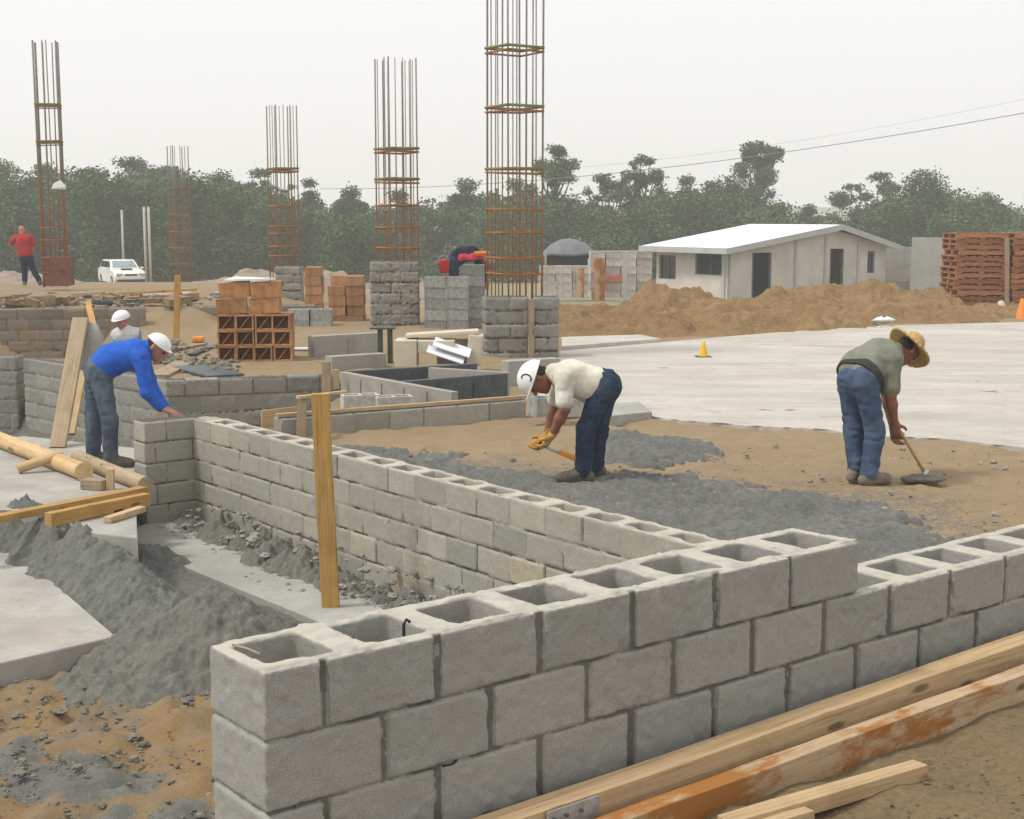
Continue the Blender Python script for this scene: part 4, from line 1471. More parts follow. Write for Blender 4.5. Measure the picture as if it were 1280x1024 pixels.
# boards and junk on the upper left terrace
for i, (a_, b_, Yd, w_, m_, lab) in enumerate((((-20, 375), (130, 366), 29.5, .18, 'wood_pale', 'long pale board on the upper terrace left of the white car'),
                                               ((60, 372), (245, 362), 30.5, .16, 'wood_yellow', 'long yellow board on the upper terrace below the white car'),
                                               ((150, 368), (238, 366), 32.0, .2, 'sheet_white', 'white board on the upper terrace right below the white car'),
                                               ((-30, 381), (60, 380), 28.0, .2, 'wood_yellow', 'yellow beam at the left edge on top of the brown wall'),
                                               ((120, 378), (172, 376), 28.0, .3, 'steel_and_pit_shade', 'dark green panel lying on top of the brown wall'))):
    stick('terrace_board', lab, atY(*a_, Yd), atY(*b_, Yd), w_, .06, M[m_], 'board')
pts = []
for i in range(260):
    Yd = random.uniform(27.4, 33)
    x = random.uniform(-11.5, -5.2) * Yd / 28
    pts.append((x, Yd, tz(x, Yd) + .03, abs(random.gauss(0, .05)) + .02))
clods('terrace_debris', 'rubble and clutter strewn over the upper terrace at far left', pts, M['stone'])
bm_ = m_plain('clutter_brown', (.24, .17, .10), .4, 9, .9, .4, 30)
b = MB()
for i in range(60):
    Yd = random.uniform(27.6, 30)
    x = random.uniform(-10.5, -6.5)
    b.box((x, Yd, .5 + .04), (random.uniform(.08, .5), random.uniform(.1, .3), random.uniform(.04, .16)), rot=Matrix.Rotation(random.random() * 3, 3, 'Z') @ Matrix.Rotation(random.uniform(-.3, .3), 3, 'X'))
tag(b.build('clutter', bm_), 'brown scrap wood clutter along the top of the brown block wall', 'clutter', None, 'stuff')

# ------------------------------------------------------------------ pallets
b = MB()
for i in range(7):
    b.box((-.55 + i * .183, 0, .118), (.12, 1.0, .022), bev=.003)
for i in range(3):
    b.box((-.5 + i * .5, 0, .011), (.12, 1.0, .022), bev=.003)
deck = b.mesh('deck', M['wood_red'])
stg = MB().box((0, 0, .0645), (1.2, .09, .083), bev=.004).mesh('stringer', M['wood_red'])


def pallet(p, rz, label, group):
    t = thing('wooden_pallet', label, 'pallet', p, rz, group)
    link('deck', deck, t)
    for y in (-.44, 0, .44):
        link('stringer', stg, t, (0, y, 0))
    return t


Yp = 33.3
pb_ = atY(1224, 391, Yp)
for s, (px, n, lab, grp) in enumerate(((1224, 14, 'reddish wooden pallet in the tall stack right of the house', 'pallets of the tall stack'), (1296, 14, 'reddish wooden pallet in the stack cut by the right photo edge', 'pallets of the edge stack'))):
    base = atY(px, 391, Yp)
    proto = None
    for kx in range(n):
        pos = Vector((base.x + random.uniform(-.04, .04), base.y + .5 + random.uniform(-.04, .04), base.z + kx * .1315))
        if proto is None:
            proto = pallet(pos, .05, lab, grp)
        else:
            dup(proto, pos, rot=(random.uniform(-.012, .012), random.uniform(-.012, .012), .05 + random.uniform(-.05, .05)))
stick('timber_post', 'upright timber post between the two pallet stacks', atY(1259, 393, 32.6), atY(1259, 298, 32.6), .08, .08, M['wood_grey'], 'post')


def cone(label, p, h, mat):
    t = thing('traffic_cone', label, 'traffic cone', p)
    MB().box((0, 0, .012), (h * .95, h * .95, .022), bev=.008).build('base', M['steel_and_pit_shade'], t)
    MB().lathe([(h * .3, .024), (h * .27, .05), (h * .09, h * .96), (h * .06, h), (0, h)], 20).build('cone_body', mat, t)
    return t


cone('small yellow traffic cone on a dark base, alone on the pale pad', at(879, 447, .022), .255, M['cone_yellow'])
cone('orange traffic cone at the right photo edge by the pallets', atY(1277, 402, 31.0), .5, M['cone_orange'])
b = MB()
b.lathe([(0, 0), (.1, .02), (.16, .06), (.1, .1), (.02, .13)], 9)
for v in b.bm.verts:
    v.co.x *= 1.6
    v.co += Vector((random.uniform(-.03, .03), random.uniform(-.03, .03), random.uniform(-.02, .02)))
tag(b.build('plastic_bag', M['trash_white'], None, atY(1105, 404, 28.6)), 'crumpled white bag at the foot of the dirt heap', 'bag')
b = MB()
b.lathe([(0, 0), (.1, .02), (.12, .12), (.06, .26), (0, .28)], 9)
tag(b.build('cement_bag', M['panel_beige'], None, atY(1251, 391, 32.4)), 'pale bag leaning at the foot of the post by the pallets', 'bag')

# ------------------------------------------------------------------ house
def wall_open(name, p0, p1, h, openings, th, mat, parent, gable=None):
    """wall panel along p0->p1 (local xy) with real openings (s0,s1,z0,z1)"""
    p0, p1 = Vector(p0), Vector(p1)
    L = (p1 - p0).length
    xs = sorted({0, L, *[o[0] for o in openings], *[o[1] for o in openings]})
    zs = sorted({0, h, *[o[2] for o in openings], *[o[3] for o in openings]})
    b = MB()
    for i in range(len(xs) - 1):
        run = None
        for j in range(len(zs) - 1):
            cx, cz = (xs[i] + xs[i + 1]) / 2, (zs[j] + zs[j + 1]) / 2
            if any(o[0] < cx < o[1] and o[2] < cz < o[3] for o in openings):
                continue
            b.box((cx, th / 2, cz), (xs[i + 1] - xs[i], th, zs[j + 1] - zs[j]))
    bmesh.ops.remove_doubles(b.bm, verts=b.bm.verts, dist=1e-4)
    dead = [f for f in b.bm.faces if any(g is not f and (g.calc_center_median() - f.calc_center_median()).length < 1e-4 for e in f.edges for g in e.link_faces)]
    bmesh.ops.delete(b.bm, geom=dead, context='FACES')
    if gable:
        b.prism([(0, 0, h), (L, 0, h), (gable[0], 0, h + gable[1])], (0, th, 0))
    o = b.build(name, mat, parent)
    d = p1 - p0
    o.location = (p0.x, p0.y, p0.z)
    o.rotation_euler = (0, 0, math.atan2(d.y, d.x))
    return o


YH = 55.0
c0 = atY(912, 378, YH)
gz = c0.z
eave = zat(310, YH) - gz
house = thing('house', 'low pale single storey house with a bright white roof, behind the dirt heaps', 'house', (c0.x, c0.y, gz), 0)
aa = R(33)
du = Vector((math.cos(aa), math.sin(aa), 0))
dv = Vector((-math.sin(aa), math.cos(aa), 0))
# find gable length so that its end falls at px 1105 and side length so that it ends at px 806


def solve(dirv, px):
    lo, hi = 0., 20.
    for _ in range(50):
        mid_ = (lo + hi) / 2
        q = c0 + dirv * mid_
        x = 640 + FPX * q.x / (q.y * CP - (q.z - CZ) * SP)
        if (x < px) == (dirv.x > 0):
            lo = mid_
        else:
            hi = mid_
    return lo


GL = solve(du, 1106)
SL = solve(dv, 820)


def spx(dirv, px):
    return solve(dirv, px)


def zpx(dirv, px, py):
    q = c0 + dirv * solve(dirv, px)
    return zat(py, q.y) - gz


gop = [(spx(du, 939), spx(du, 963), .0, zpx(du, 950, 316)), (spx(du, 1036), spx(du, 1053), .05, zpx(du, 1044, 311)), (spx(du, 1083), spx(du, 1092), .95, zpx(du, 1088, 314))]
rid_s = spx(du, 1040)
ridge = zpx(du, 1040, 283) - eave
wall_open('wall', Vector((0, 0, 0)), du * GL, eave, gop, .15, M['house_wall'], house, (rid_s, ridge - .12))
sop = []
for (a_, b_, y0, y1) in ((844, 823, 319, 349), (904, 868, 317, 344)):
    sop.append((SL - spx(dv, b_), SL - spx(dv, a_), zpx(dv, (a_ + b_) / 2, y1), zpx(dv, (a_ + b_) / 2, y0)))
wall_open('wall', dv * SL, Vector((0, 0, 0)) + dv * .003, eave, sop, .15, M['house_wall'], house)
wall_open('wall', du * GL + dv * SL, dv * SL + du * .16, eave, [], .15, M['house_wall'], house)
wall_open('wall', du * GL + dv * .16, du * GL + dv * (SL - .01), eave, [], .15, M['house_wall'], house)
b = MB()
b.poly([(0, 0, .02), du * GL + Vector((0, 0, .02)), du * GL + dv * SL + Vector((0, 0, .02)), dv * SL + Vector((0, 0, .02))])
b.build('floor', M['inside'], house)
b = MB()
for s in (.35, .7):
    b.box(du * GL * s + dv * SL * .5 + Vector((0, 0, eave * .5)), (.1, SL * .93, eave * .96), rot=Matrix.Rotation(aa, 3, 'Z'))
b.box(du * GL * .5 + dv * SL * .45 + Vector((0, 0, eave * .5)), (GL * .95, .1, eave * .95), rot=Matrix.Rotation(aa, 3, 'Z'))
b.build('inner_wall', M['inside'], house)
# roof: two slopes with overhang
ov = .45
b = MB()
z0, z1 = eave + .02, eave + ridge + .02
slope = (z1 - z0) / rid_s
A0 = du * -.55 + dv * -ov + Vector((0, 0, z0 - .55 * slope))
A1 = du * -.55 + dv * (SL + ov) + Vector((0, 0, z0 - .55 * slope))
Rr0 = du * rid_s + dv * -ov + Vector((0, 0, z1))
Rr1 = du * rid_s + dv * (SL + ov) + Vector((0, 0, z1))
rl = GL - rid_s
slope2 = (z1 - z0 - .02) / rl
B0 = du * (GL + .75) + dv * -ov + Vector((0, 0, z1 - slope2 * (rl + .75)))
B1 = du * (GL + .75) + dv * (SL + ov) + Vector((0, 0, z1 - slope2 * (rl + .75)))
b.prism([A0, Rr0, Rr1, A1], (0, 0, .05))
b.prism([Rr0, B0, B1, Rr1], (0, 0, .05))
roof = b.build('roof', M['roof_sheet'], house)
for P_, Q_ in ((A0, Rr0), (Rr0, B0), (A1, A0)):
    d = Q_ - P_
    n_ = Vector((d.y, -d.x, 0)).normalized() * .035
    bb = MB()
    bb.prism([P_ + n_ + Vector((0, 0, -.16)), Q_ + n_ + Vector((0, 0, -.16)), Q_ + n_ + Vector((0, 0, .065)), P_ + n_ + Vector((0, 0, .065))], -n_ * .95)
    bb.build('fascia', M['house_trim'], house)
for px in (993, 1030, 1071):
    s = spx(du, px)
    MB().box(du * s + dv * -.03 + Vector((0, 0, eave / 2 + .1)), (.13, .055, eave + .2 + (.35 if px < 1040 else 0)), rot=Matrix.Rotation(aa, 3, 'Z')).build('pilaster', M['house_trim'], house)
MB().box(dv * .35 + du * -.03 + Vector((0, 0, eave / 2)), (.055, .16, eave), rot=Matrix.Rotation(aa, 3, 'Z')).build('pilaster', M['house_trim'], house)
for (s0, s1, q0, q1) in gop[:2]:
    w_ = s1 - s0
    bb = MB()
    for sx in (s0 + .03, s1 - .03):
        bb.box(du * sx + dv * .04 + Vector((0, 0, (q0 + q1) / 2)), (.06, .09, q1 - q0), rot=Matrix.Rotation(aa, 3, 'Z'))
    bb.build('door_frame', M['house_dark'], house)
for lst, dr, rev in ((gop[2:], du, False), (sop, dv, True)):
    for (s0, s1, q0, q1) in lst:
        if rev:
            s0, s1 = SL - s1, SL - s0
        c_ = dr * ((s0 + s1) / 2)
        inn = (dv if not rev else du) * .09
        wf = MB()
        ra = Matrix.Rotation(aa + (math.pi / 2 if rev else 0), 3, 'Z')
        W_, H_ = s1 - s0, q1 - q0
        for dx, dz, sx, sz in ((0, H_ / 2 - .025, W_, .05), (0, -H_ / 2 + .025, W_, .05), (-W_ / 2 + .025, 0, .05, H_ - .1), (W_ / 2 - .025, 0, .05, H_ - .1), (0, 0, .035, H_ - .1)):
            wf.box(c_ + inn + dr * dx + Vector((0, 0, (q0 + q1) / 2 + dz)), (sx, .05, sz), rot=ra)
        wo = wf.build('window', M['house_dark'], house)
        MB().box(c_ + inn * 1.3 + Vector((0, 0, (q0 + q1) / 2)), (W_, .012, H_), rot=ra).build('pane', M['glass_dark'], wo)
# garden wall right of the house, annex
q = c0 + du * GL
block_a = atY(1107, 372, q.y + 1.0)


def plain_wall(label, pa, pb, zb, zt, th, mat, name='concrete_wall'):
    pa, pb = Vector(pa), Vector(pb)
    L = (pb.xy - pa.xy).length
    b = MB()
    b.box((L / 2, th / 2, (zt - zb) / 2), (L, th, zt - zb), bev=.015)
    for i in range(1, int(L / 2.4) + 1):
        b.box((i * 2.4 - .3, -.012, (zt - zb) / 2 - .02), (.22, .03, zt - zb - .05))
    o = b.build(name, mat)
    o.location = (pa.x, pa.y, zb)
    o.rotation_euler = (0, 0, math.atan2(pb.y - pa.y, pb.x - pa.x))
    return tag(o, label, 'wall')


YW = q.y - .8
plain_wall('tall grey plastered wall between the house and the pallet stacks', atY(1137, 378, YW), atY(1330, 378, YW - 2), zat(385, YW), zat(297, YW), .2, M['wall_plain'])
plain_wall('low grey wall filling the gap under the right roof edge of the house', atY(1106, 370, YW + 1.2), atY(1136, 370, YW + .8), zat(385, YW), zat(352, YW), .2, M['wall_plain'])
plain_wall('recessed dark grey wall under the right roof corner of the house', atY(1104, 370, YW + 3.4), atY(1142, 370, YW + 3.1), zat(385, YW), zat(309, YW + 3), .2, M['concrete'])

# ------------------------------------------------------------------ car
def make_car(label, p, rz):
    t = thing('white_car', label, 'car', p, rz)
    # x forward, z up; length 4.3, width 1.75
    prof = [(-2.1, .38), (-2.15, .62), (-2.12, .95), (-1.0, 1.0), (.75, .98), (1.75, .86), (2.08, .70), (2.14, .42), (1.9, .26), (-1.9, .26)]
    b = MB()
    rings = []
    for y, sc, zs in ((-.87, .965, .97), (-.80, 1., 1.), (0, 1.012, 1.015), (.80, 1., 1.), (.87, .965, .97)):
        rings.append([b.bm.verts.new((x * sc, y, .6 + (z - .6) * zs)) for x, z in prof])
    n = len(prof)
    for a_, c_ in zip(rings[:-1], rings[1:]):
        for i in range(n):
            b.bm.faces.new((a_[i], a_[(i + 1) % n], c_[(i + 1) % n], c_[i])).smooth = True
    b.bm.faces.new(rings[0])
    b.bm.faces.new(rings[-1][::-1])
    bmesh.ops.bevel(b.bm, geom=[e for e in b.bm.edges if e.is_manifold and e.calc_face_angle(0) > .5], offset=.04, segments=2, affect='EDGES')
    body = b.build('body', M['paint_white'], t)
    # cabin
    def cab(prof_b, prof_t, wb, wt, mat, name):
        b = MB()
        lo = [b.bm.verts.new((x, s * wb, z)) for s in (-1, 1) for x, z in prof_b]
        hi = [b.bm.verts.new((x, s * wt, z)) for s in (-1, 1) for x, z in prof_t]
        L_ = [lo[0], lo[1], lo[3], lo[2]]
        H_ = [hi[0], hi[1], hi[3], hi[2]]
        b.bm.faces.new(L_[::-1])
        b.bm.faces.new(H_)
        for i in range(4):
            b.bm.faces.new((L_[i], L_[(i + 1) % 4], H_[(i + 1) % 4], H_[i]))
        bmesh.ops.bevel(b.bm, geom=b.bm.edges[:], offset=.035, segments=2, affect='EDGES')
        return b.build(name, mat, t)
    cab([(-2.05, .96), (.95, .96)], [(-1.75, 1.44), (.12, 1.46)], .80, .66, M['paint_white'], 'cabin')
    # windows as panes standing 4 mm proud of the cabin faces
    def quad(pts, name, mat, off):
        b = MB()
        b.prism([Vector(q) for q in pts], off)
        return b.build(name, mat, t)
    ws = [(.955 - .12, -.68, 1.045), (.955 - .12, .68, 1.045), (.215, .57, 1.40), (.215, -.57, 1.40)]
    nrm = (Vector(ws[1]) - Vector(ws[0])).cross(Vector(ws[2]) - Vector(ws[1])).normalized()
    nrm = nrm if nrm.x > 0 else -nrm
    ws2 = []
    for q in ws:
        q = Vector(q)
        # project on windscreen plane: through (.95,.96) and (.12,1.46)
        f_ = (q.z - .96) / .5
        ws2.append(Vector((.95 - .83 * f_, q.y, q.z)))
    nrm = Vector((.5, 0, .83)).normalized()
    quad([q + nrm * .004 for q in ws2], 'windscreen', M['wind_glass'], nrm * .008)
    for s in (-1, 1):
        for (x0, x1, x2, x3) in ((-.02, .62, .12, -.02), (-.95, -.08, -.08, -.95), (-1.82, -1.02, -1.02, -1.66)):
            pts_ = []
            for x, z in ((x0, 1.05), (x1, 1.05), (x2, 1.38), (x3, 1.38)):
                f_ = (z - .96) / .49
                pts_.append(Vector((x, s * (.80 - .14 * f_ + .004), z)))
            quad(pts_, 'side_window', M['glass_dark'], Vector((0, s * .008, 0)))
    wm = MB()
    wm.lathe([(.0, -.11), (.2, -.11), (.31, -.09), (.33, -.05), (.33, .05), (.31, .09), (.2, .11), (0, .11)], 24)
    tyre = wm.mesh('wheel', M['rubber'])
    rm_ = MB()
    rm_.lathe([(0, .125), (.09, .12), (.19, .115), (.2, .10)], 16)
    rim_ = rm_.mesh('rim', M['metal'])
    for x in (-1.35, 1.32):
        for s in (-1, 1):
            w_ = link('wheel', tyre, t, (x, s * .79, .33))
            w_.rotation_euler = (math.pi / 2 * (1 if s < 0 else -1), 0, 0)
            link('rim', rim_, w_)
    for s in (-1, 1):
        MB().box((2.06, s * .6, .70), (.14, .38, .15), rot=Matrix.Rotation(-s * .25, 3, 'Z'), bev=.03).build('headlight', M['glass_dark'] if 0 else M['metal'], t)
        MB().box((.72, s * .95, 1.02), (.12, .18, .12), bev=.03).build('mirror', M['paint_white'], t)
    MB().box((2.105, 0, .69), (.05, .7, .10), bev=.01).build('grille', M['black'], t)
    MB().box((2.13, 0, .36), (.10, 1.5, .18), bev=.03).build('bumper', M['black'], t)
    MB().box((1.15, 0, .975), (.34, .6, .06), rot=Matrix.Rotation(.12, 3, 'Y'), bev=.02).build('hood_scoop', M['black'], t)
    return t


YC = 80.0
cp_ = atY(153, 357, YC)
make_car('white station wagon parked facing right in the far left background', (cp_.x, cp_.y, tz(cp_.x, cp_.y) + .0), R(-62))
# slim poles in the background
for (px, y0, y1, Yd, lab) in ((154.5, 262, 330, 84, 'thin pale pole rising right behind the white car'), (183, 258, 350, 75, 'pale pole right of the white car, left one of a close pair'),
                              (188.5, 258, 350, 75, 'pale pole right of the white car, right one of a close pair'), (262, 238, 266, 92, 'short pale pole showing against the trees')):
    a_ = atY(px, y1, Yd)
    zb = min(a_.z, tz(a_.x, a_.y))
    tag(MB().tube([(0, 0, 0), (0, 0, zat(y0, Yd) - zb)], .07, 8).build('slim_pole', M['pole_pale'], None, (a_.x, a_.y, zb - .02)), lab, 'pole')


def cable(label, pts, r):
    tag(MB().tube(pts, r, 6).build('power_line', M['wire']), label, 'wire')


def sag(p, q, s, n=24):
    p, q = Vector(p), Vector(q)
    return [p.lerp(q, i / n) - Vector((0, 0, s * 4 * (i / n) * (1 - i / n))) for i in range(n + 1)]


cable('dark power line slanting up to the right across the sky', sag(atY(400, 236, 96), atY(1320, 134, 60), .9), .017)
cable('faint thin power line high above the tall tree and house', sag(atY(640, 215, 96), atY(1320, 116, 70), .6), .006)

# ------------------------------------------------------------------ people
class Fig:
    """rounded cones and ellipsoids blended into one surface"""

    def __init__(s):
        s.p = []
        s.cut = []

    def cone(s, a, b, ra, rb, k=.03):
        s.p.append(('c', np.array(a, float), np.array(b, float), ra, rb, k))
        return s

    def ell(s, c, rx, ax, k=.02):
        """ax: 3 axes (rows)"""
        s.p.append(('e', np.array(c, float), np.array(rx, float), np.array(ax, float), None, k))
        return s

    def mesh(s, name, mat, h, org, fold=0., fs=9., seed=1, stretch=(1, 1, 1), cutplanes=()):
        lo, hi = np.full(3, 1e9), np.full(3, -1e9)
        bb = []
        for q in s.p:
            if q[0] == 'c':
                m_ = max(q[3], q[4])
                l_, h_ = np.minimum(q[1], q[2]) - m_, np.maximum(q[1], q[2]) + m_
            else:
                m_ = q[2].max()
                l_, h_ = q[1] - m_, q[1] + m_
            bb.append((l_, h_))
            lo, hi = np.minimum(lo, l_), np.maximum(hi, h_)
        lo -= 4 * h + fold * 2
        hi += 4 * h + fold * 2
        n = np.ceil((hi - lo) / h).astype(int) + 1
        ax = [lo[i] + h * np.arange(n[i]) for i in range(3)]
        f = np.full(n, .25, np.float32)
        for q, (l_, h_) in zip(s.p, bb):
            k = q[5]
            mg = k + 3 * h + fold * 2
            i0 = np.maximum(((l_ - mg - lo) / h).astype(int), 0)
            i1 = np.minimum(((h_ + mg - lo) / h).astype(int) + 2, n)
            sl = tuple(slice(a, b) for a, b in zip(i0, i1))
            P = np.stack(np.meshgrid(*[ax[i][sl[i]] for i in range(3)], indexing='ij'), -1)
            if q[0] == 'c':
                ba = q[2] - q[1]
                t = np.clip(((P - q[1]) @ ba) / max(ba @ ba, 1e-9), 0, 1)
                d = np.linalg.norm(P - q[1] - t[..., None] * ba, axis=-1) - (q[3] + (q[4] - q[3]) * t)
            else:
                L = (P - q[1]) @ q[3].T
                k0 = np.linalg.norm(L / q[2], axis=-1)
                k1 = np.linalg.norm(L / q[2]**2, axis=-1)
                d = k0 * (k0 - 1) / np.maximum(k1, 1e-6)
            g_ = f[sl]
            hh = np.clip(.5 + .5 * (g_ - d) / k, 0, 1)
            f[sl] = g_ * (1 - hh) + d * hh - k * hh * (1 - hh)
        if fold or cutplanes:
            P = np.stack(np.meshgrid(*ax, indexing='ij'), -1)
            if fold:
                f = f + fold * (1 - 2 * np.abs(vnoise(P[..., 0] * fs * stretch[0], P[..., 1] * fs * stretch[1], P[..., 2] * fs * stretch[2], seed))) \
                    + fold * .6 * vnoise(P[..., 0] * fs * 2.3, P[..., 1] * fs * 2.3, P[..., 2] * fs * 2.3, seed + 3)
            for c, nrm in cutplanes:
                f = np.maximum(f, (P - np.array(c)) @ np.array(nrm)).astype(np.float32)
        V, Q = surface_nets(f, lo, h)
        return mesh_np(name, V - np.array(org, np.float32), Q, mat, True)


def nrmz(v):
    return Vector(v).normalized()


def hand(F, wr, fd, pn, side, curl=.9, s=1., k=.012, grow=0.):
    """wr wrist, fd finger direction, pn palm normal (where the palm faces), side=+1/-1 for the thumb"""
    fd, pn = nrmz(fd), nrmz(pn)
    pn = (pn - fd * pn.dot(fd)).normalized()
    sd = fd.cross(pn) * side
    w = Vector(wr)
    for t in (-.028, -.01, .01, .028):
        F.cone(w + sd * t * .7 * s, w + fd * .085 * s + sd * t * s, (.017 + grow) * s, (.014 + grow) * s, k)
    for t, L in ((-.032, .82), (-.011, .95), (.011, 1.), (.032, .92)):
        b0 = w + fd * .09 * s + sd * t * s
        d = fd
        for j, ln in enumerate((.042, .028, .022)):
            a = curl * (.55, .9, .7)[j]
            d = (d * math.cos(a) + pn * math.sin(a)).normalized()
            pn2 = (pn * math.cos(a) - d * math.sin(a))
            b1 = b0 + d * ln * L * s
            F.cone(b0, b1, (.0095 - j * .001 + grow) * s, (.0085 - j * .001 + grow) * s, .004)
            b0 = b1
            pn_ = pn
            d = d
    tb = w + fd * .025 * s + sd * .03 * s
    t1 = tb + (sd * .75 + fd * .5 + pn * .35).normalized() * .045 * s
    t2 = t1 + (fd * .7 + pn * .7 * curl + sd * .1).normalized() * .034 * s
    F.cone(tb, t1, (.014 + grow) * s, (.011 + grow) * s, .01)
    F.cone(t1, t2, (.011 + grow) * s, (.009 + grow) * s, .005)


def head(F, c, up, fc, s=1.):
    up, fc = nrmz(up), nrmz(fc)
    fc = (fc - up * fc.dot(up)).normalized()
    lt = up.cross(fc)
    A = [tuple(lt), tuple(fc), tuple(up)]
    c = Vector(c)
    F.ell(c + up * .03 * s, (.075 * s, .095 * s, .09 * s), A, .02)
    F.ell(c + fc * .025 * s - up * .045 * s, (.058 * s, .068 * s, .075 * s), A, .03)
    F.cone(c + fc * .04 * s - up * .085 * s, c + fc * .066 * s - up * .095 * s, .03 * s, .022 * s, .02)     # chin
    F.cone(c + fc * .09 * s + up * .012 * s, c + fc * .112 * s - up * .028 * s, .008 * s, .014 * s, .012)    # nose
    F.cone(c + fc * .086 * s + up * .028 * s - lt * .04 * s, c + fc * .086 * s + up * .028 * s + lt * .04 * s, .011 * s, .011 * s, .012)  # brow
    for q in (-.055, -.068):
        F.cone(c + fc * .086 * s + up * q * s - lt * .018 * s, c + fc * .086 * s + up * q * s + lt * .018 * s, .007 * s, .007 * s, .006)  # lips
    for e in (-1, 1):
        F.ell(c + lt * e * .077 * s - fc * .012 * s - up * .008 * s, (.011 * s, .02 * s, .033 * s), A, .01)
    return c, up, fc, lt


def eyes(parent, org, c, up, fc, lt, s=1.):
    for e in (-1, 1):
        bm = bmesh.new()
        bmesh.ops.create_uvsphere(bm, u_segments=10, v_segments=6, radius=.0125 * s)
        me = bpy.data.meshes.new('eye')
        bm.to_mesh(me)
        bm.free()
        me.materials.append(M['hair'])
        link('eye', me, parent, c + fc * .083 * s + up * .004 * s + lt * e * .03 * s - org)


def dome_hat(name, c, up, fc, mat, parent, org, rx=(.118, .142, .125), brim=.05, lift=.02, full=.0, h=.007):
    up, fc = nrmz(up), nrmz(fc)
    fc = (fc - up * fc.dot(up)).normalized()
    lt = up.cross(fc)
    A = [tuple(lt), tuple(fc), tuple(up)]
    base = Vector(c) + up * lift
    F = Fig()
    F.ell(base, rx, A, .01)
    me = F.mesh(name, mat, h, org, cutplanes=[(tuple(base), tuple(-up))])
    o = link(name, me, parent)
    F = Fig()
    if brim:
        F.ell(base + fc * brim * .75, (rx[0] * .92, rx[1] * .8 + brim * .5, .011), A, .006)
    F.ell(base, (rx[0] + .012 + full, rx[1] + .012 + full, .012), A, .008)
    link('brim', F.mesh('brim', mat, h, org), o)
    return o, base, up, fc, lt


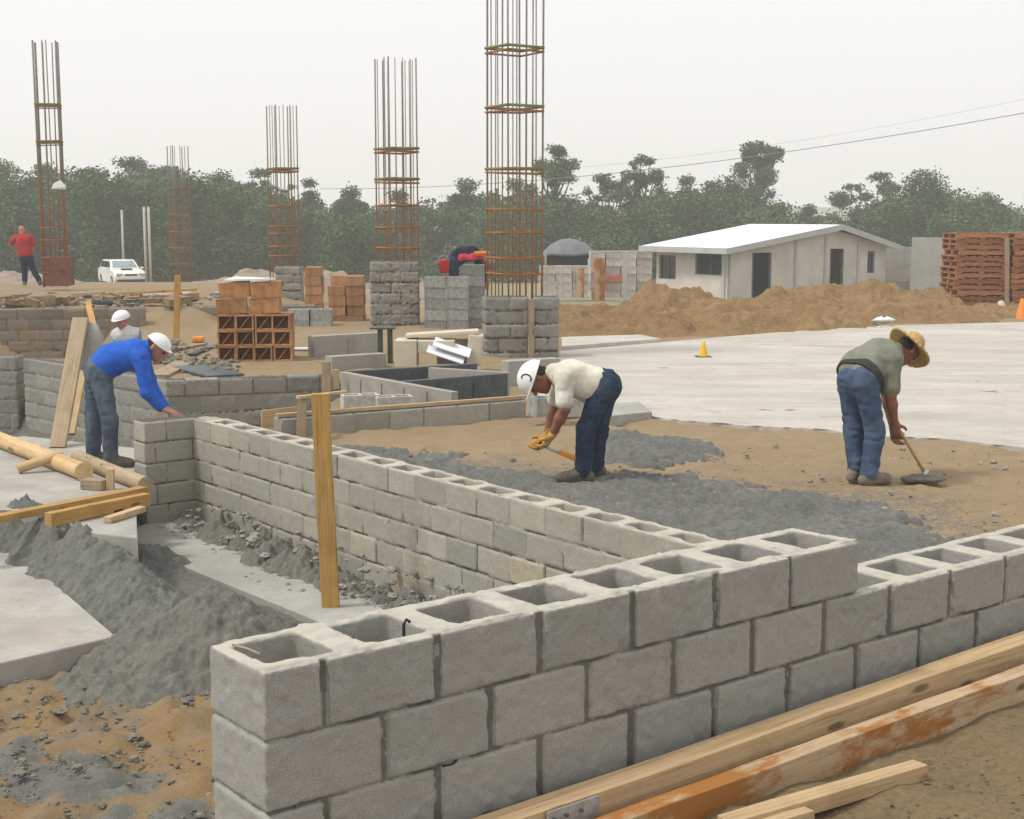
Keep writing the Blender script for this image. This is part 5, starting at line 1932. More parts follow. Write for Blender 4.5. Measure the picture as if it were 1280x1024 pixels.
def person(label, J, wear, org, h=.008, s=1., seed=1, sleeve='short', hands=None, curl=(.9, .9), boot=None, cuff=.05):
    """J joints in world space; wear: dict of materials"""
    org = Vector(org)
    B = Fig()
    g = {k: Vector(v) for k, v in J.items() if k not in ('hup', 'hfc')}
    pel, bel, che, nk = g['pel'], g['bel'], g['che'], g['nk']
    sp = (che - pel).normalized()
    lat = (g['shL'] - g['shR']).normalized()
    latp = (g['hipL'] - g['hipR']).normalized()

    def torso(F, e, k=.05, neck=True, low=True):
        if low:
            F.cone(pel - latp * .06 * s, pel + latp * .06 * s, .118 * s + e, .118 * s + e, k)
        F.cone(pel + (bel - pel) * .35 - latp * .045 * s, bel - latp * .045 * s, .108 * s + e, .112 * s + e, k)
        F.cone(pel + (bel - pel) * .35 + latp * .045 * s, bel + latp * .045 * s, .108 * s + e, .112 * s + e, k)
        F.cone(bel - latp * .045 * s, che - lat * .07 * s, .112 * s + e, .122 * s + e, k)
        F.cone(bel + latp * .045 * s, che + lat * .07 * s, .112 * s + e, .122 * s + e, k)
        F.cone(g['shL'] - lat * .03 * s, g['shR'] + lat * .03 * s, .072 * s + e, .072 * s + e, k)
        F.cone(che, nk, .10 * s + e, .062 * s + e * .6, k)

    torso(B, -.022)
    c, up, fc, lt = head(B, g['head'], J['hup'], J['hfc'], s)
    B.cone(nk - (g['head'] - nk) * .15, g['head'] - up * .04 * s - fc * .02 * s, .056 * s, .052 * s, .03)
    for S in 'LR':
        B.cone(g['sh' + S], g['el' + S], (.05 if sleeve != 'none' else .056) * s, .041 * s, .025)
        B.cone(g['el' + S], g['el' + S].lerp(g['wr' + S], .35), .042 * s, .043 * s, .02)
        B.cone(g['el' + S].lerp(g['wr' + S], .35), g['wr' + S], .043 * s, .027 * s, .02)
        if hands and hands.get(S):
            fd, pn = hands[S]
            hand(B, g['wr' + S], fd, pn, 1 if S == 'R' else -1, curl[0 if S == 'L' else 1], s)
        B.cone(g['hip' + S], g['kn' + S], .072 * s, .050 * s, .03)
        B.cone(g['kn' + S], g['kn' + S].lerp(g['an' + S], .35), .045 * s, .045 * s, .03)
        B.cone(g['kn' + S].lerp(g['an' + S], .35), g['an' + S], .045 * s, .028 * s, .03)
        B.cone(g['an' + S], g['toe' + S], .036 * s, .026 * s, .02)
    o = link('person', B.mesh('person', wear.get('skin', M['skin']), h, org), None, org)
    tag(o, label, 'person')
    eyes(o, org, c, up, fc, lt, s)
    # trousers
    F = Fig()
    F.cone(pel - latp * .062 * s, pel + latp * .062 * s, .125 * s, .125 * s, .05)
    F.cone(pel, pel.lerp(bel, .55), .12 * s, .115 * s, .05)
    for S in 'LR':
        F.cone(g['hip' + S], g['kn' + S], .10 * s, .072 * s, .04)
        kn, an = g['kn' + S], g['an' + S]
        F.cone(kn, kn.lerp(an, .9 - cuff), .079 * s, (.068 + max(cuff, 0) * .1) * s, .03)
    link('trousers', F.mesh('trousers', wear['trousers'], h, org, .0062 * s, 9.5, seed, (1, 1, 1.8)), o)
    # shirt
    F = Fig()
    torso(F, .016 * s, low=False)
    F.cone(bel.lerp(pel, .45) - latp * .05 * s, bel.lerp(pel, .45) + latp * .05 * s, .125 * s, .125 * s, .04)
    for S in 'LR':
        if sleeve == 'short':
            F.cone(g['sh' + S], g['sh' + S].lerp(g['el' + S], .78), .074 * s, .073 * s, .03)
        elif sleeve == 'long':
            F.cone(g['sh' + S], g['el' + S], .074 * s, .062 * s, .03)
            F.cone(g['el' + S], g['el' + S].lerp(g['wr' + S], .86), .062 * s, .046 * s, .03)
    sm = wear['shirt']
    link('shirt', F.mesh('shirt', sm, h, org, .006 * s, 9.5, seed + 5), o)
    if 'sleeve' in wear:
        for S in 'LR':
            F = Fig()
            F.cone(g['sh' + S], g['el' + S], .07 * s, .058 * s, .03)
            F.cone(g['el' + S], g['el' + S].lerp(g['wr' + S], .8), .058 * s, .042 * s, .03)
            link('sleeve', F.mesh('sleeve', wear['sleeve'], h, org, .006, 9, seed + 7), o)
    if 'belt' in wear:
        F = Fig()
        m_ = pel.lerp(bel, .18)
        F.cone(m_ - latp * .055 * s, m_ + latp * .055 * s, .138 * s, .138 * s, .05)
        F.cone(m_.lerp(bel, .5) - latp * .05 * s, m_.lerp(bel, .5) + latp * .05 * s, .138 * s, .138 * s, .05)
        link('waistband', F.mesh('waistband', wear['belt'], h, org, .003, 10, seed, cutplanes=[(tuple(m_ + sp * .045), tuple(sp)), (tuple(m_ - sp * .03), tuple(-sp))]), o)
    for S in 'LR':
        F = Fig()
        an, to = g['an' + S], g['toe' + S]
        dr = (to - an)
        dr.z = 0
        dr.normalize()
        F.cone(an + Vector((0, 0, .04 * s)), an - dr * .02, .046 * s, .048 * s, .02)
        F.cone(Vector((an.x, an.y, org.z + .045)) - dr * .045 * s, Vector((to.x, to.y, org.z + .042)), .045 * s, .04 * s, .03)
        F.cone(an, Vector((to.x, to.y, org.z + .045)), .048 * s, .036 * s, .03)
        link('boot', F.mesh('boot', wear.get('boot', M['boot']), h, org, .004, 14, seed, cutplanes=[((0, 0, org.z + .004), (0, 0, -1))]), o)
    return o, (c, up, fc, lt), g


def gz_(p, z):
    p = Vector(p)
    p.z = z
    return p


# --- worker in the white shirt
Y0 = 11.85


def W(px, py, dy=0., Y0=Y0):
    return atY(px, py, Y0 + dy)


J = dict(pel=W(755, 482), bel=W(738, 481), che=W(714, 471), nk=W(692, 466), head=W(671, 474), hup=(-.93, 0, .30), hfc=(-.32, -.12, -.94),
         shL=W(705, 472, -.19), shR=W(702, 470, .19), elL=W(706, 511, -.25), elR=W(694, 508, .22), wrL=W(690, 544, -.16), wrR=W(683, 546, .06),
         hipL=W(752, 488, -.095), hipR=W(757, 487, .095), knL=W(733, 536, -.12), knR=W(748, 537, .13), anL=gz_(W(729, 588, -.12), .095), anR=gz_(W(744, 580, .16), .095),
         toeL=gz_(W(701, 600, -.15), .045), toeR=gz_(W(722, 588, .13), .045))
org = Vector((W(735, 600).x, Y0, 0))
wman, hd, g_ = person('worker in a white shirt and white hard hat bending over the raked gravel', J,
                      dict(shirt=M['tee_white'], trousers=M['jean_dark'], boot=M['boot_dark']), org, s=1.1, seed=3,
                      hands={'L': ((-.5, .05, -.75), (-.75, .3, .5)), 'R': ((-.6, -.1, -.7), (-.5, -.6, .5))}, curl=(1.0, 1.0), cuff=-.07)
c, up, fc, lt = hd
F = Fig()
F.ell(c + up * .02 - fc * .02, (.082, .098, .098), [tuple(lt), tuple(fc), tuple(up)], .01)
F.cone(c - fc * .07 - up * .03, c - fc * .05 - up * .07, .05, .04, .02)
link('hair', F.mesh('hair', M['hair'], .008, org, .004, 30, 2, cutplanes=[(tuple(c + fc * .045), tuple(fc))]), wman)
hat, hb, up, fc, lt = dome_hat('hard_hat', c, up, fc, M['helmet'], wman, org, (.125, .155, .138), .06, .028)
b = MB()
e = lt if lt.y < 0 else -lt
pts = []
for q in range(9):
    a = math.pi * (.35 + 1.3 * q / 8)
    lx, lz = .030 * math.cos(a) + .0, .040 * math.sin(a) + .062
    rr = 1 - (lx / .155)**2 - (lz / .138)**2
    pts.append(hb + fc * (lx + .02) + up * lz + e * (.125 * math.sqrt(max(rr, .1)) + .001) - org)
b.tube(pts, .007, 6)
b.build('emblem', M['emblem'], hat)
for S, gr in (('L', 0), ('R', 0)):
    F = Fig()
    wv = g_['wr' + S]
    fd = Vector((-.5, .05, -.75)) if S == 'L' else Vector((-.6, -.1, -.7))
    pn = Vector((-.75, .3, .5)) if S == 'L' else Vector((-.5, -.6, .5))
    hand(F, wv, fd, pn, 1 if S == 'R' else -1, 1.0, 1.05, .014, .006)
    F.cone(wv - nrmz(fd) * .05, wv, .038, .032, .02)
    link('glove', F.mesh('glove', M['glove'], .006, org, .002, 30, 5), wman)
# the tool: a long orange bodied hand saw/float with a dark pad
tl = thing('hand_float', 'yellow orange hand tool held by the worker in the white shirt', 'hand tool', W(688, 560, -.12))
o0 = Vector(tl.location)
pA, pB = W(668, 553, -.14), W(724, 577, -.12)
dr = (pB - pA).normalized()
yy = Vector((0, 1, 0))
zz = dr.cross(yy)
rt = Matrix((dr, yy, zz)).transposed()
MB().box((pA + dr * .04) - o0, (.10, .07, .055), rot=rt, bev=.015).build('grip', M['tool_orange'], tl)
MB().box((pA + dr * .045) - o0 + Vector((0, -.002, 0)), (.02, .08, .062), rot=rt, bev=.006).build('strap', M['black'], tl)
MB().box((pA + dr * .30) - o0 + zz * .01, (.16, .055, .042), rot=rt, bev=.012).build('tool_body', M['tool_orange'], tl)
MB().tube([pA + dr * .06 - o0, pA + dr * .26 - o0], .011, 8).build('shaft', M['metal'], tl)
MB().box((pA + dr * .40) - o0, (.10, .03, .022), rot=rt, bev=.005).build('blade', M['metal'], tl)

# --- worker with the straw hat
Y1 = 11.7


def H(px, py, dy=0.):
    return atY(px, py, Y1 + dy)


J = dict(pel=H(1074, 474), bel=H(1079, 458, .06), che=H(1102, 446, .16), nk=H(1119, 439, .26), head=H(1134, 437, .33), hup=(.62, .32, .52), hfc=(.55, .5, -.66),
         shL=H(1100, 443, .36), shR=H(1115, 451, .0), elL=H(1108, 492, .40), elR=H(1113, 494, -.05), wrL=H(1116, 534, .22), wrR=H(1118, 528, .02),
         hipL=H(1064, 480, .08), hipR=H(1082, 482, -.07), knL=H(1067, 536, .12), knR=H(1094, 540, -.06), anL=gz_(H(1070, 588, .08), .1), anR=gz_(H(1086, 594, -.10), .1),
         toeL=gz_(H(1084, 596, .16), .045), toeR=gz_(H(1107, 605, -.04), .045))
org = Vector((H(1080, 605).x, Y1, 0))
fdh = (.15, -.1, -.95)
hman, hd, g_ = person('worker in a straw hat and sage shirt bending with a long handled rake', J,
                      dict(shirt=M['shirt_sage'], trousers=M['jean_light'], belt=M['belt_dark']), org, s=1.1, seed=9,
                      hands={'L': (fdh, (.6, -.7, .1)), 'R': (fdh, (.5, .8, .1))}, curl=(1.1, 1.1), cuff=-.09)
c, up, fc, lt = hd
F = Fig()
F.ell(c + up * .02 - fc * .015, (.081, .1, .095), [tuple(lt), tuple(fc), tuple(up)], .01)
F.cone(c - fc * .075 - up * .02, c - fc * .06 - up * .07, .045, .04, .02)
link('hair', F.mesh('hair', M['hair'], .008, org, .004, 30, 2, cutplanes=[(tuple(c + fc * .04), tuple(fc))]), hman)
sh = Fig()
A = [tuple(lt), tuple(fc), tuple(up)]
base = c + up * .055
sh.ell(base, (.098, .118, .128), A, .01)
sm_ = sh.mesh('straw_hat', M['straw'], .007, org, .003, 25, 3, cutplanes=[(tuple(base), tuple(-up))])
so_ = link('straw_hat', sm_, hman)
F = Fig()
for q in range(28):
    a0, a1 = 2 * math.pi * q / 28, 2 * math.pi * (q + 1) / 28
    for rr in (.105, .12, .135, .15, .165, .18, .192):
        pz = lambda a: base + lt * math.cos(a) * rr + fc * math.sin(a) * rr * 1.08 - up * (.010 + (rr - .11) * (.35 + .25 * math.sin(2 * a)))
        F.cone(pz(a0), pz(a1), .011, .011, .012)
link('brim', F.mesh('brim', M['straw'], .006, org, .002, 25, 4), so_)
rk = thing('long_rake', 'long handled rake with a wide dark head, held by the man in the straw hat', 'rake', gz_(H(1156, 600, .0), 0))
o0 = Vector(rk.location)
pT, pB = H(1110, 515, .12), gz_(H(1159, 590, .02), .05)
MB().tube([pT - o0, pT.lerp(pB, .5) - o0 + Vector((.004, 0, 0)), pB - o0], .0135, 10).build('handle', M['wood_yellow'], rk)
F = Fig()
ctr = gz_(H(1155, 597, 0), .035)
F.ell(ctr, (.18, .085, .034), [(1, 0, 0), (0, 1, 0), (0, 0, 1)], .01)
F.ell(ctr + Vector((-.05, .02, .0)), (.15, .07, .03), [(.95, .3, 0), (-.3, .95, 0), (0, 0, 1)], .03)
link('rake_head', F.mesh('rake_head', M['boot_dark'], .008, o0, .006, 25, 4), rk)
MB().tube([pB - o0 + Vector((0, 0, .07)), ctr - o0], .022, 8).build('ferrule', M['metal'], rk)

# --- worker in blue
Y2 = 14.55


def Bq(px, py, dy=0.):
    return atY(px, py, Y2 + dy)


zb_ = ZS
J = dict(pel=Bq(124, 464), bel=Bq(139, 449), che=Bq(167, 443), nk=Bq(186, 434), head=Bq(196, 434), hup=(.62, 0, .78), hfc=(.75, -.05, -.62),
         shL=Bq(177, 446, .2), shR=Bq(176, 448, -.2), elL=Bq(189, 484, .28), elR=Bq(184, 490, -.26), wrL=Bq(209, 512, .1), wrR=Bq(203, 511, -.18),
         hipL=Bq(120, 472, .1), hipR=Bq(126, 472, -.1), knL=Bq(117, 524, .13), knR=Bq(137, 526, -.11), anL=gz_(Bq(117, 573, .14), zb_ + .09), anR=gz_(Bq(139, 576, -.08), zb_ + .09),
         toeL=gz_(Bq(139, 578, .16), zb_ + .045), toeR=gz_(Bq(163, 580, -.1), zb_ + .045))
org = Vector((Bq(130, 582).x, Y2, zb_))
bman, hd, g_ = person('worker in a blue long sleeved shirt and grey jeans bending over the wall pier', J,
                      dict(shirt=M['shirt_blue'], trousers=M['jean_grey'], boot=M['boot_dark'], skin=M['skin_red']), org, h=.009, s=1.16, seed=13, sleeve='long',
                      hands={'L': ((.85, -.1, -.35), (.1, 0, -1)), 'R': ((.85, .1, -.4), (.1, 0, -1))}, curl=(.35, .4), cuff=.0)
c, up, fc, lt = hd
F = Fig()
F.ell(c + up * .02 - fc * .02, (.087, .1, .1), [tuple(lt), tuple(fc), tuple(up)], .01)
link('hair', F.mesh('hair', M['hair'], .009, org, .004, 30, 2, cutplanes=[(tuple(c + fc * .03), tuple(fc)), (tuple(c - up * .05), tuple(-up))]), bman)
dome_hat('cap', c, up, fc, M['cap_white'], bman, org, (.105, .13, .10), .05, .045, h=.008)

# --- man in a white cap behind
Y3 = 20.5


def Cq(px, py, dy=0.):
    return atY(px, py, Y3 + dy)


zc = -.42
J = dict(pel=Cq(164, 455, .15), bel=Cq(162, 438, .1), che=Cq(158, 421, 0), nk=Cq(155, 410, -.06), head=Cq(152, 400, -.1), hup=(-.12, -.25, .96), hfc=(-.35, -.85, -.4),
         shL=Cq(171, 417, -.02), shR=Cq(145, 418, -.02), elL=Cq(174, 440, -.05), elR=Cq(142, 442, -.08), wrL=Cq(168, 455, -.3), wrR=Cq(148, 458, -.32),
         hipL=Cq(170, 460, .15), hipR=Cq(158, 460, .15), knL=gz_(Cq(170, 480, -.1), .05), knR=gz_(Cq(156, 480, -.1), .05), anL=gz_(Cq(171, 500, .1), zc + .1), anR=gz_(Cq(157, 500, .1), zc + .1),
         toeL=gz_(Cq(172, 500, -.1), zc + .045), toeR=gz_(Cq(156, 500, -.1), zc + .045))
org = Vector((Cq(162, 480).x, Y3, zc))
cman, hd, g_ = person('man in a white cap and white vest standing behind the worker in blue', J,
                      dict(shirt=M['vest_white'], trousers=M['jean_dark'], sleeve=M['sleeve_blue'], skin=M['skin_red']), org, h=.012, seed=17, sleeve='none',
                      hands={'L': ((-.1, -.6, -.6), (-1, 0, 0)), 'R': ((.1, -.6, -.6), (1, 0, 0))})
c, up, fc, lt = hd
dome_hat('cap', c, up, fc, M['cap_white'], cman, org, (.115, .145, .105), .05, .035, h=.01)

# --- man in red far left
Y4 = 39.5


def Rq(px, py, dy=0.):
    return atY(px, py, Y4 + dy)


zr_ = zat(357, Y4)
J = dict(pel=Rq(33, 322), bel=Rq(31, 313), che=Rq(30, 301), nk=Rq(29, 293, .05), head=Rq(27, 288, .1), hup=(-.1, .1, .98), hfc=(-.2, .95, -.1),
         shL=Rq(20, 297), shR=Rq(39, 297), elL=Rq(13, 305, .05), elR=Rq(42, 308, .1), wrL=Rq(19, 315, .2), wrR=Rq(38, 317, .25),
         hipL=Rq(30, 324), hipR=Rq(37, 324), knL=Rq(31, 340), knR=Rq(43, 340), anL=gz_(Rq(31, 355), zr_ + .1), anR=gz_(Rq(50, 355), zr_ + .1),
         toeL=gz_(Rq(30, 355, .2), zr_ + .045), toeR=gz_(Rq(53, 355, .15), zr_ + .045))
org = Vector((Rq(38, 357).x, Y4, zr_))
rman, hd, g_ = person('man in a red shirt and dark trousers walking away at far left', J,
                      dict(shirt=M['shirt_red'], trousers=M['navy'], skin=M['skin_red'], boot=M['boot_dark']), org, h=.016, s=1.05, seed=23,
                      hands={'L': ((.4, .5, -.6), (.5, 0, 0)), 'R': ((-.2, .5, -.6), (-1, 0, 0))})
c, up, fc, lt = hd
F = Fig()
F.ell(c + up * .025 - fc * .01, (.083, .1, .1), [tuple(lt), tuple(fc), tuple(up)], .01)
link('hair', F.mesh('hair', M['skin_red'], .016, org, 0, 30, 2), rman) if False else None

# --- navy clad person bending behind the block stack
Y5 = 28.4


def Nq(px, py, dy=0.):
    return atY(px, py, Y5 + dy)


z5 = tz(Nq(580, 400).x, Y5)
J = dict(pel=Nq(568, 326), bel=Nq(576, 319), che=Nq(590, 317), nk=Nq(600, 321), head=Nq(608, 330, .1), hup=(.85, 0, -.2), hfc=(.1, -.3, -.95),
         shL=Nq(596, 321, .2), shR=Nq(596, 322, -.2), elL=Nq(601, 338, .25), elR=Nq(602, 338, -.22), wrL=Nq(606, 352, .2), wrR=Nq(607, 352, -.1),
         hipL=Nq(566, 330, .1), hipR=Nq(566, 330, -.1), knL=Nq(569, 362, .1), knR=Nq(569, 362, -.1), anL=gz_(Nq(566, 400, .1), z5 + .1), anR=gz_(Nq(566, 400, -.1), z5 + .1),
         toeL=gz_(Nq(575, 400, .1), z5 + .045), toeR=gz_(Nq(575, 400, -.1), z5 + .045))
org = Vector((Nq(568, 400).x, Y5, z5))
nman, hd, g_ = person('person in a navy jacket bent over behind the grey block stack, back uppermost', J,
                      dict(shirt=M['navy'], trousers=M['jean_dark']), org, h=.014, s=1.12, seed=29, sleeve='long',
                      hands={'L': ((.2, 0, -.9), (0, -1, 0)), 'R': ((.2, 0, -.9), (0, -1, 0))})
# red cloth and orange cloth on the stack edge in front of that person
F = Fig()
p = atY(588, 321, 27.3)
F.cone(p + Vector((-.18, 0, -.02)), p + Vector((.22, 0, .0)), .07, .06, .05)
tag(link('red_cloth', F.mesh('red_cloth', M['pink_red'], .014, p, .015, 8, 3), None, p), 'bright pinkish red cloth bundle on the block stack under the navy back', 'cloth')
F = Fig()
p = atY(602, 317, 27.2)
F.cone(p + Vector((-.1, 0, .0)), p + Vector((.12, 0, .01)), .05, .045, .05)
tag(link('orange_cloth', F.mesh('orange_cloth', M['orange_cloth'], .012, p, .012, 8, 3), None, p), 'bright orange cloth on the block stack left of the tallest rebar cage', 'cloth')

# ------------------------------------------------------------------ trees
def leaf_cloud(lobes, per, size, seed, flat=.0):
    rg = np.random.default_rng(seed)
    Vs, Ts = [], []
    for (cx, cy, cz, rx, ry, rz_) in lobes:
        n = int(per * (rx * ry + rx * rz_ + ry * rz_) / 3)
        d = rg.normal(size=(n, 3))
        d /= np.linalg.norm(d, axis=1)[:, None]
        rr = rg.uniform(.25, 1., n)**.45
        bump = 1 + .28 * vnoise(d[:, 0] * 2.2 + cx, d[:, 1] * 2.2 + cy, d[:, 2] * 2.2 + cz, seed)
        c = d * (rr * bump)[:, None] * np.array([rx, ry, rz_]) + np.array([cx, cy, cz])
        # clumping: pull leaves to clump centres
        cl = rg.integers(0, max(1, n // 14), n)
        cen = c[rg.integers(0, n, max(1, n // 14))]
        c = c * .45 + cen[cl] * .55 + rg.normal(size=(n, 3)) * size * .55
        a = rg.normal(size=(n, 3))
        a[:, 2] *= .6
        a /= np.linalg.norm(a, axis=1)[:, None]
        b_ = np.cross(a, rg.normal(size=(n, 3)))
        b_ /= np.linalg.norm(b_, axis=1)[:, None]
        s = size * rg.uniform(.55, 1.25, n)[:, None]
        q = np.stack([c - a * s, c + b_ * s * .6, c + a * s, c - b_ * s * .6], 1)
        Vs.append(q.reshape(-1, 3))
        tn = np.clip(.5 + .35 * fbm(c[:, 0] * .5, c[:, 1] * .5, c[:, 2] * .5, 2, seed + 5) + rg.normal(size=n) * .15, 0, 1)
        Ts.append(np.repeat(tn, 4))
    V = np.concatenate(Vs)
    return V, np.arange(len(V)).reshape(-1, 4), np.concatenate(Ts)


def tree(label, px, top, Yd, wpx, kind, leaf, seed, cat='tree', dens=1.):
    """crown top at pixel row top, crown wpx pixels wide"""
    rg = random.Random(seed)
    x = (px - 640) / FPX * Yd
    gz_ = tz(x, Yd)
    H = zat(top, Yd) - gz_
    w = wpx / FPX * Yd / 2 * (1.22 if kind == 'tall' else 1.12)
    t = thing('tree', label, cat, (x, Yd, gz_ - .1), 0, None)
    lobes = []
    limbs = []
    lean = rg.uniform(-.06, .06) * H
    if kind == 'round':
        for i in range(26):
            a, rr = rg.uniform(0, 6.28), rg.uniform(.1, .8) * w
            f = rg.uniform(.2, .9)
            rad = w * rg.uniform(.3, .5)
            z = H * (.30 + .62 * f) - rad * .5
            rr *= (1.15 - .8 * f)
            lobes.append((math.cos(a) * rr + lean * f, math.sin(a) * rr, z, rad, rad, rad * .72))
        lobes.append((lean, 0, H - w * .28, w * .42, w * .42, w * .28))
    elif kind == 'tall':
        for i in range(26):
            a, rr = rg.uniform(0, 6.28), rg.uniform(.15, .8) * w
            rad = w * rg.uniform(.26, .46)
            f = rg.uniform(0, 1)
            z = H - rad * .8 - f * w * 2.5
            rr = w * rg.uniform(.1, .9) * (.5 + .5 * math.sin(math.pi * (.2 + .7 * f)))
            lobes.append((math.cos(a) * rr + lean, math.sin(a) * rr, z, rad, rad, rad * .85))
        lobes.append((lean, 0, H - w * .25, w * .45, w * .45, w * .25))
    elif kind == 'flat':
        for i in range(30):
            a, rr = rg.uniform(0, 6.28), rg.uniform(.1, 1.)**.7 * w
            rad = w * rg.uniform(.2, .36)
            z = H * rg.uniform(.45, .96) - .22 * rr - rad * .4
            lobes.append((math.cos(a) * rr + lean, math.sin(a) * rr, z, rad, rad, rad * .6))
        lobes.append((lean, 0, H - w * .2, w * .45, w * .45, w * .22))
    b = MB()
    r0 = max(.12, H * .022)
    fork = H * (.35 if kind != 'tall' else .55)
    b.tube([(0, 0, -.2), (lean * .3, 0, fork * .5), (lean * .6, 0, fork)], r0, 8, r2=r0 * .7)
    for lb in lobes:
        m_ = Vector((lean * .6, 0, fork)).lerp(Vector(lb[:3]), .5) + Vector((rg.uniform(-.3, .3), rg.uniform(-.3, .3), -.2))
        b.tube([(lean * .6, 0, fork - .1), m_, lb[:3]], r0 * .5, 6, r2=r0 * .12, cap=False)
    b.build('trunk', M['bark'], t)
    V, F_, T = leaf_cloud(lobes, 600 * dens, .10 * Yd / 100, seed)
    link('crown', mesh_np('crown', V, F_, M[leaf], False, {'tone': T}), t)
    return t


TR = [
    ('dark broad tree at the far left edge of the photo', 6, 193, 104, 110, 'round', 'leaf_mid'),
    ('tree crown right behind the far left rebar cage', 66, 198, 108, 90, 'round', 'leaf_mid'),
    ('rounded tree between the far left cage and the white car', 118, 206, 102, 90, 'round', 'leaf_dark'),
    ('tall spreading tree above the white car', 176, 191, 110, 96, 'flat', 'leaf_mid'),
    ('dense tree behind the small faded rebar cage', 228, 203, 105, 86, 'round', 'leaf_mid'),
    ('rounded tree right of the small faded rebar cage', 283, 208, 108, 90, 'round', 'leaf_dark'),
    ('tree crown left behind the cage on the block pier', 330, 208, 112, 70, 'flat', 'leaf_mid'),
    ('small crowned tree right behind the cage on the block pier', 388, 219, 108, 56, 'round', 'leaf_dark'),
    ('low tree in the dip of the skyline left of the middle cage', 444, 228, 112, 76, 'round', 'leaf_mid'),
    ('low tree right behind the middle rebar cage', 505, 232, 110, 80, 'round', 'leaf_olive'),
    ('rounded tree left of the tallest rebar cage', 583, 217, 108, 84, 'round', 'leaf_dark'),
    ('tree right behind the tallest rebar cage', 640, 218, 112, 70, 'round', 'leaf_mid'),
    ('tall thin tree with a high open crown just right of the tallest cage', 690, 177, 102, 58, 'tall', 'leaf_mid'),
    ('airy tree with a pale crown right of the tall thin tree', 752, 213, 104, 72, 'flat', 'leaf_olive'),
    ('tall open crowned tree midway between the cage and the house', 804, 191, 106, 56, 'tall', 'leaf_mid'),
    ('bushy tree left above the white roof', 856, 215, 108, 66, 'round', 'leaf_olive'),
    ('wide dark rounded tree right above the white roof', 918, 214, 104, 116, 'round', 'leaf_mid'),
    ('tall tree standing out above all others behind the house', 944, 173, 112, 62, 'tall', 'leaf_mid'),
    ('pale thin spreading tree right of the skyline gap', 1045, 236, 110, 92, 'flat', 'leaf_olive'),
    ('pale layered tree left of the big dark green tree', 1098, 212, 116, 70, 'flat', 'leaf_olive'),
    ('big dark green spreading tree behind the plastered wall', 1150, 205, 100, 150, 'round', 'leaf_dark'),
    ('olive tree between the big dark tree and the right edge', 1232, 236, 108, 84, 'round', 'leaf_mid'),
    ('dark tree cut off by the right edge of the photo', 1288, 212, 104, 44, 'round', 'leaf_dark'),
    ('tall dark tree wholly behind the skyline left of the house', 882, 222, 116, 60, 'round', 'leaf_dark'),
]
for i, (lab, px, top, Yd, w, kind, leaf) in enumerate(TR):
    tree(lab, px, top, Yd, w, kind, leaf, 300 + i)
# the lower wood reads as one mass
rg = random.Random(5)
lob = []
for i in range(300):
    px = rg.uniform(-60, 1340)
    Yd = rg.uniform(88, 122)
    x = (px - 640) / FPX * Yd
    sk = float(np.interp(px, [-60, 60, 180, 300, 345, 375, 420, 460, 520, 580, 640, 700, 740, 800, 860, 920, 970, 990, 1010, 1040, 1100, 1150, 1190, 1240, 1340], [198, 200, 197, 210, 222, 228, 246, 246, 242, 228, 226, 226, 244, 226, 224, 220, 240, 266, 266, 250, 232, 214, 220, 244, 242]))
    topy = sk + 6 + abs(rg.gauss(0, 1)) * 34
    zt = zat(topy, Yd)
    g0 = tz(x, Yd)
    r = rg.uniform(1.4, 2.6)
    z = zt - r * .7
    while z > g0 + .2:
        lob.append((x + rg.uniform(-.6, .6), Yd + rg.uniform(-.6, .6), z, r, r, r * .75))
        z -= r * .9
V, F_, T = leaf_cloud(lob, 210, .135, 77)
tag(link('woodland', mesh_np('woodland', V, F_, M['leaf_mid'], False, {'tone': T})), 'dark green undergrowth and lower wood filling the space under the tree line', 'woodland', None, 'stuff')
# distant hill in the gap
b = MB()
hx, hy = np.meshgrid(np.linspace(-420, 420, 60), np.linspace(560, 800, 14), indexing='ij')
hz = -4 + 9.5 * np.sin(np.clip((hy - 560) / 240, 0, 1) * math.pi)**1.2 * (.75 + .35 * fbm(hx / 110, hy / 110, o=3, seed=4))
I = np.arange(hx.size).reshape(hx.shape)
F = np.stack([I[:-1, :-1], I[1:, :-1], I[1:, 1:], I[:-1, 1:]], 2).reshape(-1, 4)
structure('hills', mesh_np('hills', np.stack([hx, hy, hz], 2).reshape(-1, 3), F, m_plain('hill_green', (.06, .085, .06), .3, .05, .95, 0, 1)))

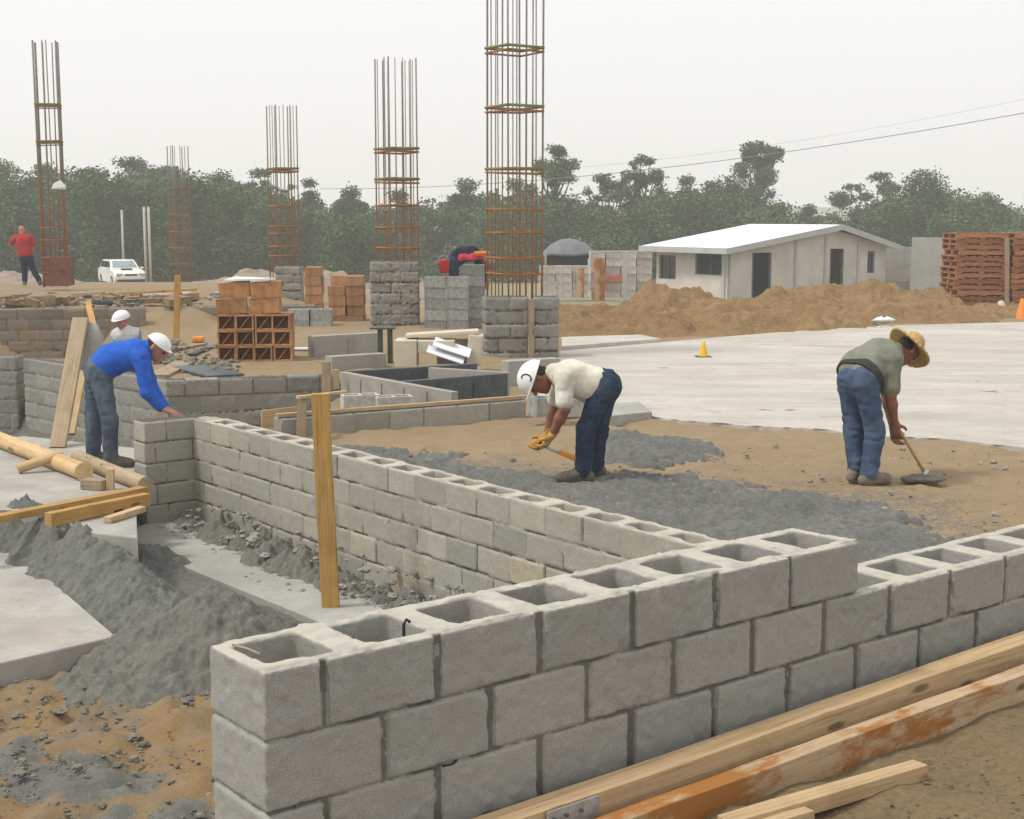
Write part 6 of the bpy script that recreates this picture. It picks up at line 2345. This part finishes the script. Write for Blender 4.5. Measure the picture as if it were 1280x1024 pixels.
# ------------------------------------------------------------------ haze, world, sun
hz_ = MB()
hz_.box((0, 420, 15), (1400, 880, 50))
hm = bpy.data.materials.new('haze')
hm.use_nodes = True
nt = hm.node_tree
nt.nodes.remove(nt.nodes['Principled BSDF'])
pv = nt.nodes.new('ShaderNodeVolumePrincipled')
pv.inputs['Color'].default_value = (.985, .99, 1, 1)
pv.inputs['Density'].default_value = .0017
pv.inputs['Anisotropy'].default_value = .2
nt.links.new(pv.outputs[0], nt.nodes['Material Output'].inputs['Volume'])
tag(hz_.build('haze', hm), 'thin pale haze over the whole site', 'haze', None, 'stuff')

SC.cycles.volume_bounces = 2
SUN_EL, SUN_AZ = R(58), R(-105)     # azimuth from +Y towards +X
w = bpy.data.worlds.new('World')
SC.world = w
w.use_nodes = True
nt = w.node_tree
bg = nt.nodes['Background']
sky = nt.nodes.new('ShaderNodeTexSky')
sky.sky_type = 'NISHITA'
sky.sun_disc = False
sky.sun_elevation = SUN_EL
sky.sun_rotation = SUN_AZ
sky.air_density = 1.0
sky.dust_density = 6.0
hs = nt.nodes.new('ShaderNodeHueSaturation')
hs.inputs['Saturation'].default_value = .12
nt.links.new(sky.outputs[0], hs.inputs['Color'])
mx = nt.nodes.new('ShaderNodeMixRGB')
mx.inputs[0].default_value = .8
mx.inputs[2].default_value = (11.8, 11.8, 11.8, 1)
nt.links.new(hs.outputs[0], mx.inputs[1])
nt.links.new(mx.outputs[0], bg.inputs['Color'])
bg.inputs['Strength'].default_value = .1
s = bpy.data.lights.new('sun', 'SUN')
s.energy = 2.4
s.angle = R(10)
s.color = (1, .965, .90)
so = bpy.data.objects.new('sun', s)
COL.objects.link(so)
dirv = Vector((math.sin(SUN_AZ) * math.cos(SUN_EL), math.cos(SUN_AZ) * math.cos(SUN_EL), math.sin(SUN_EL)))
so.rotation_euler = dirv.to_track_quat('Z', 'Y').to_euler()
so.location = (0, 0, 60)
SC.view_settings.view_transform = 'Standard'
SC.view_settings.look = 'None'
SC.view_settings.exposure = 0
SC.view_settings.gamma = 1
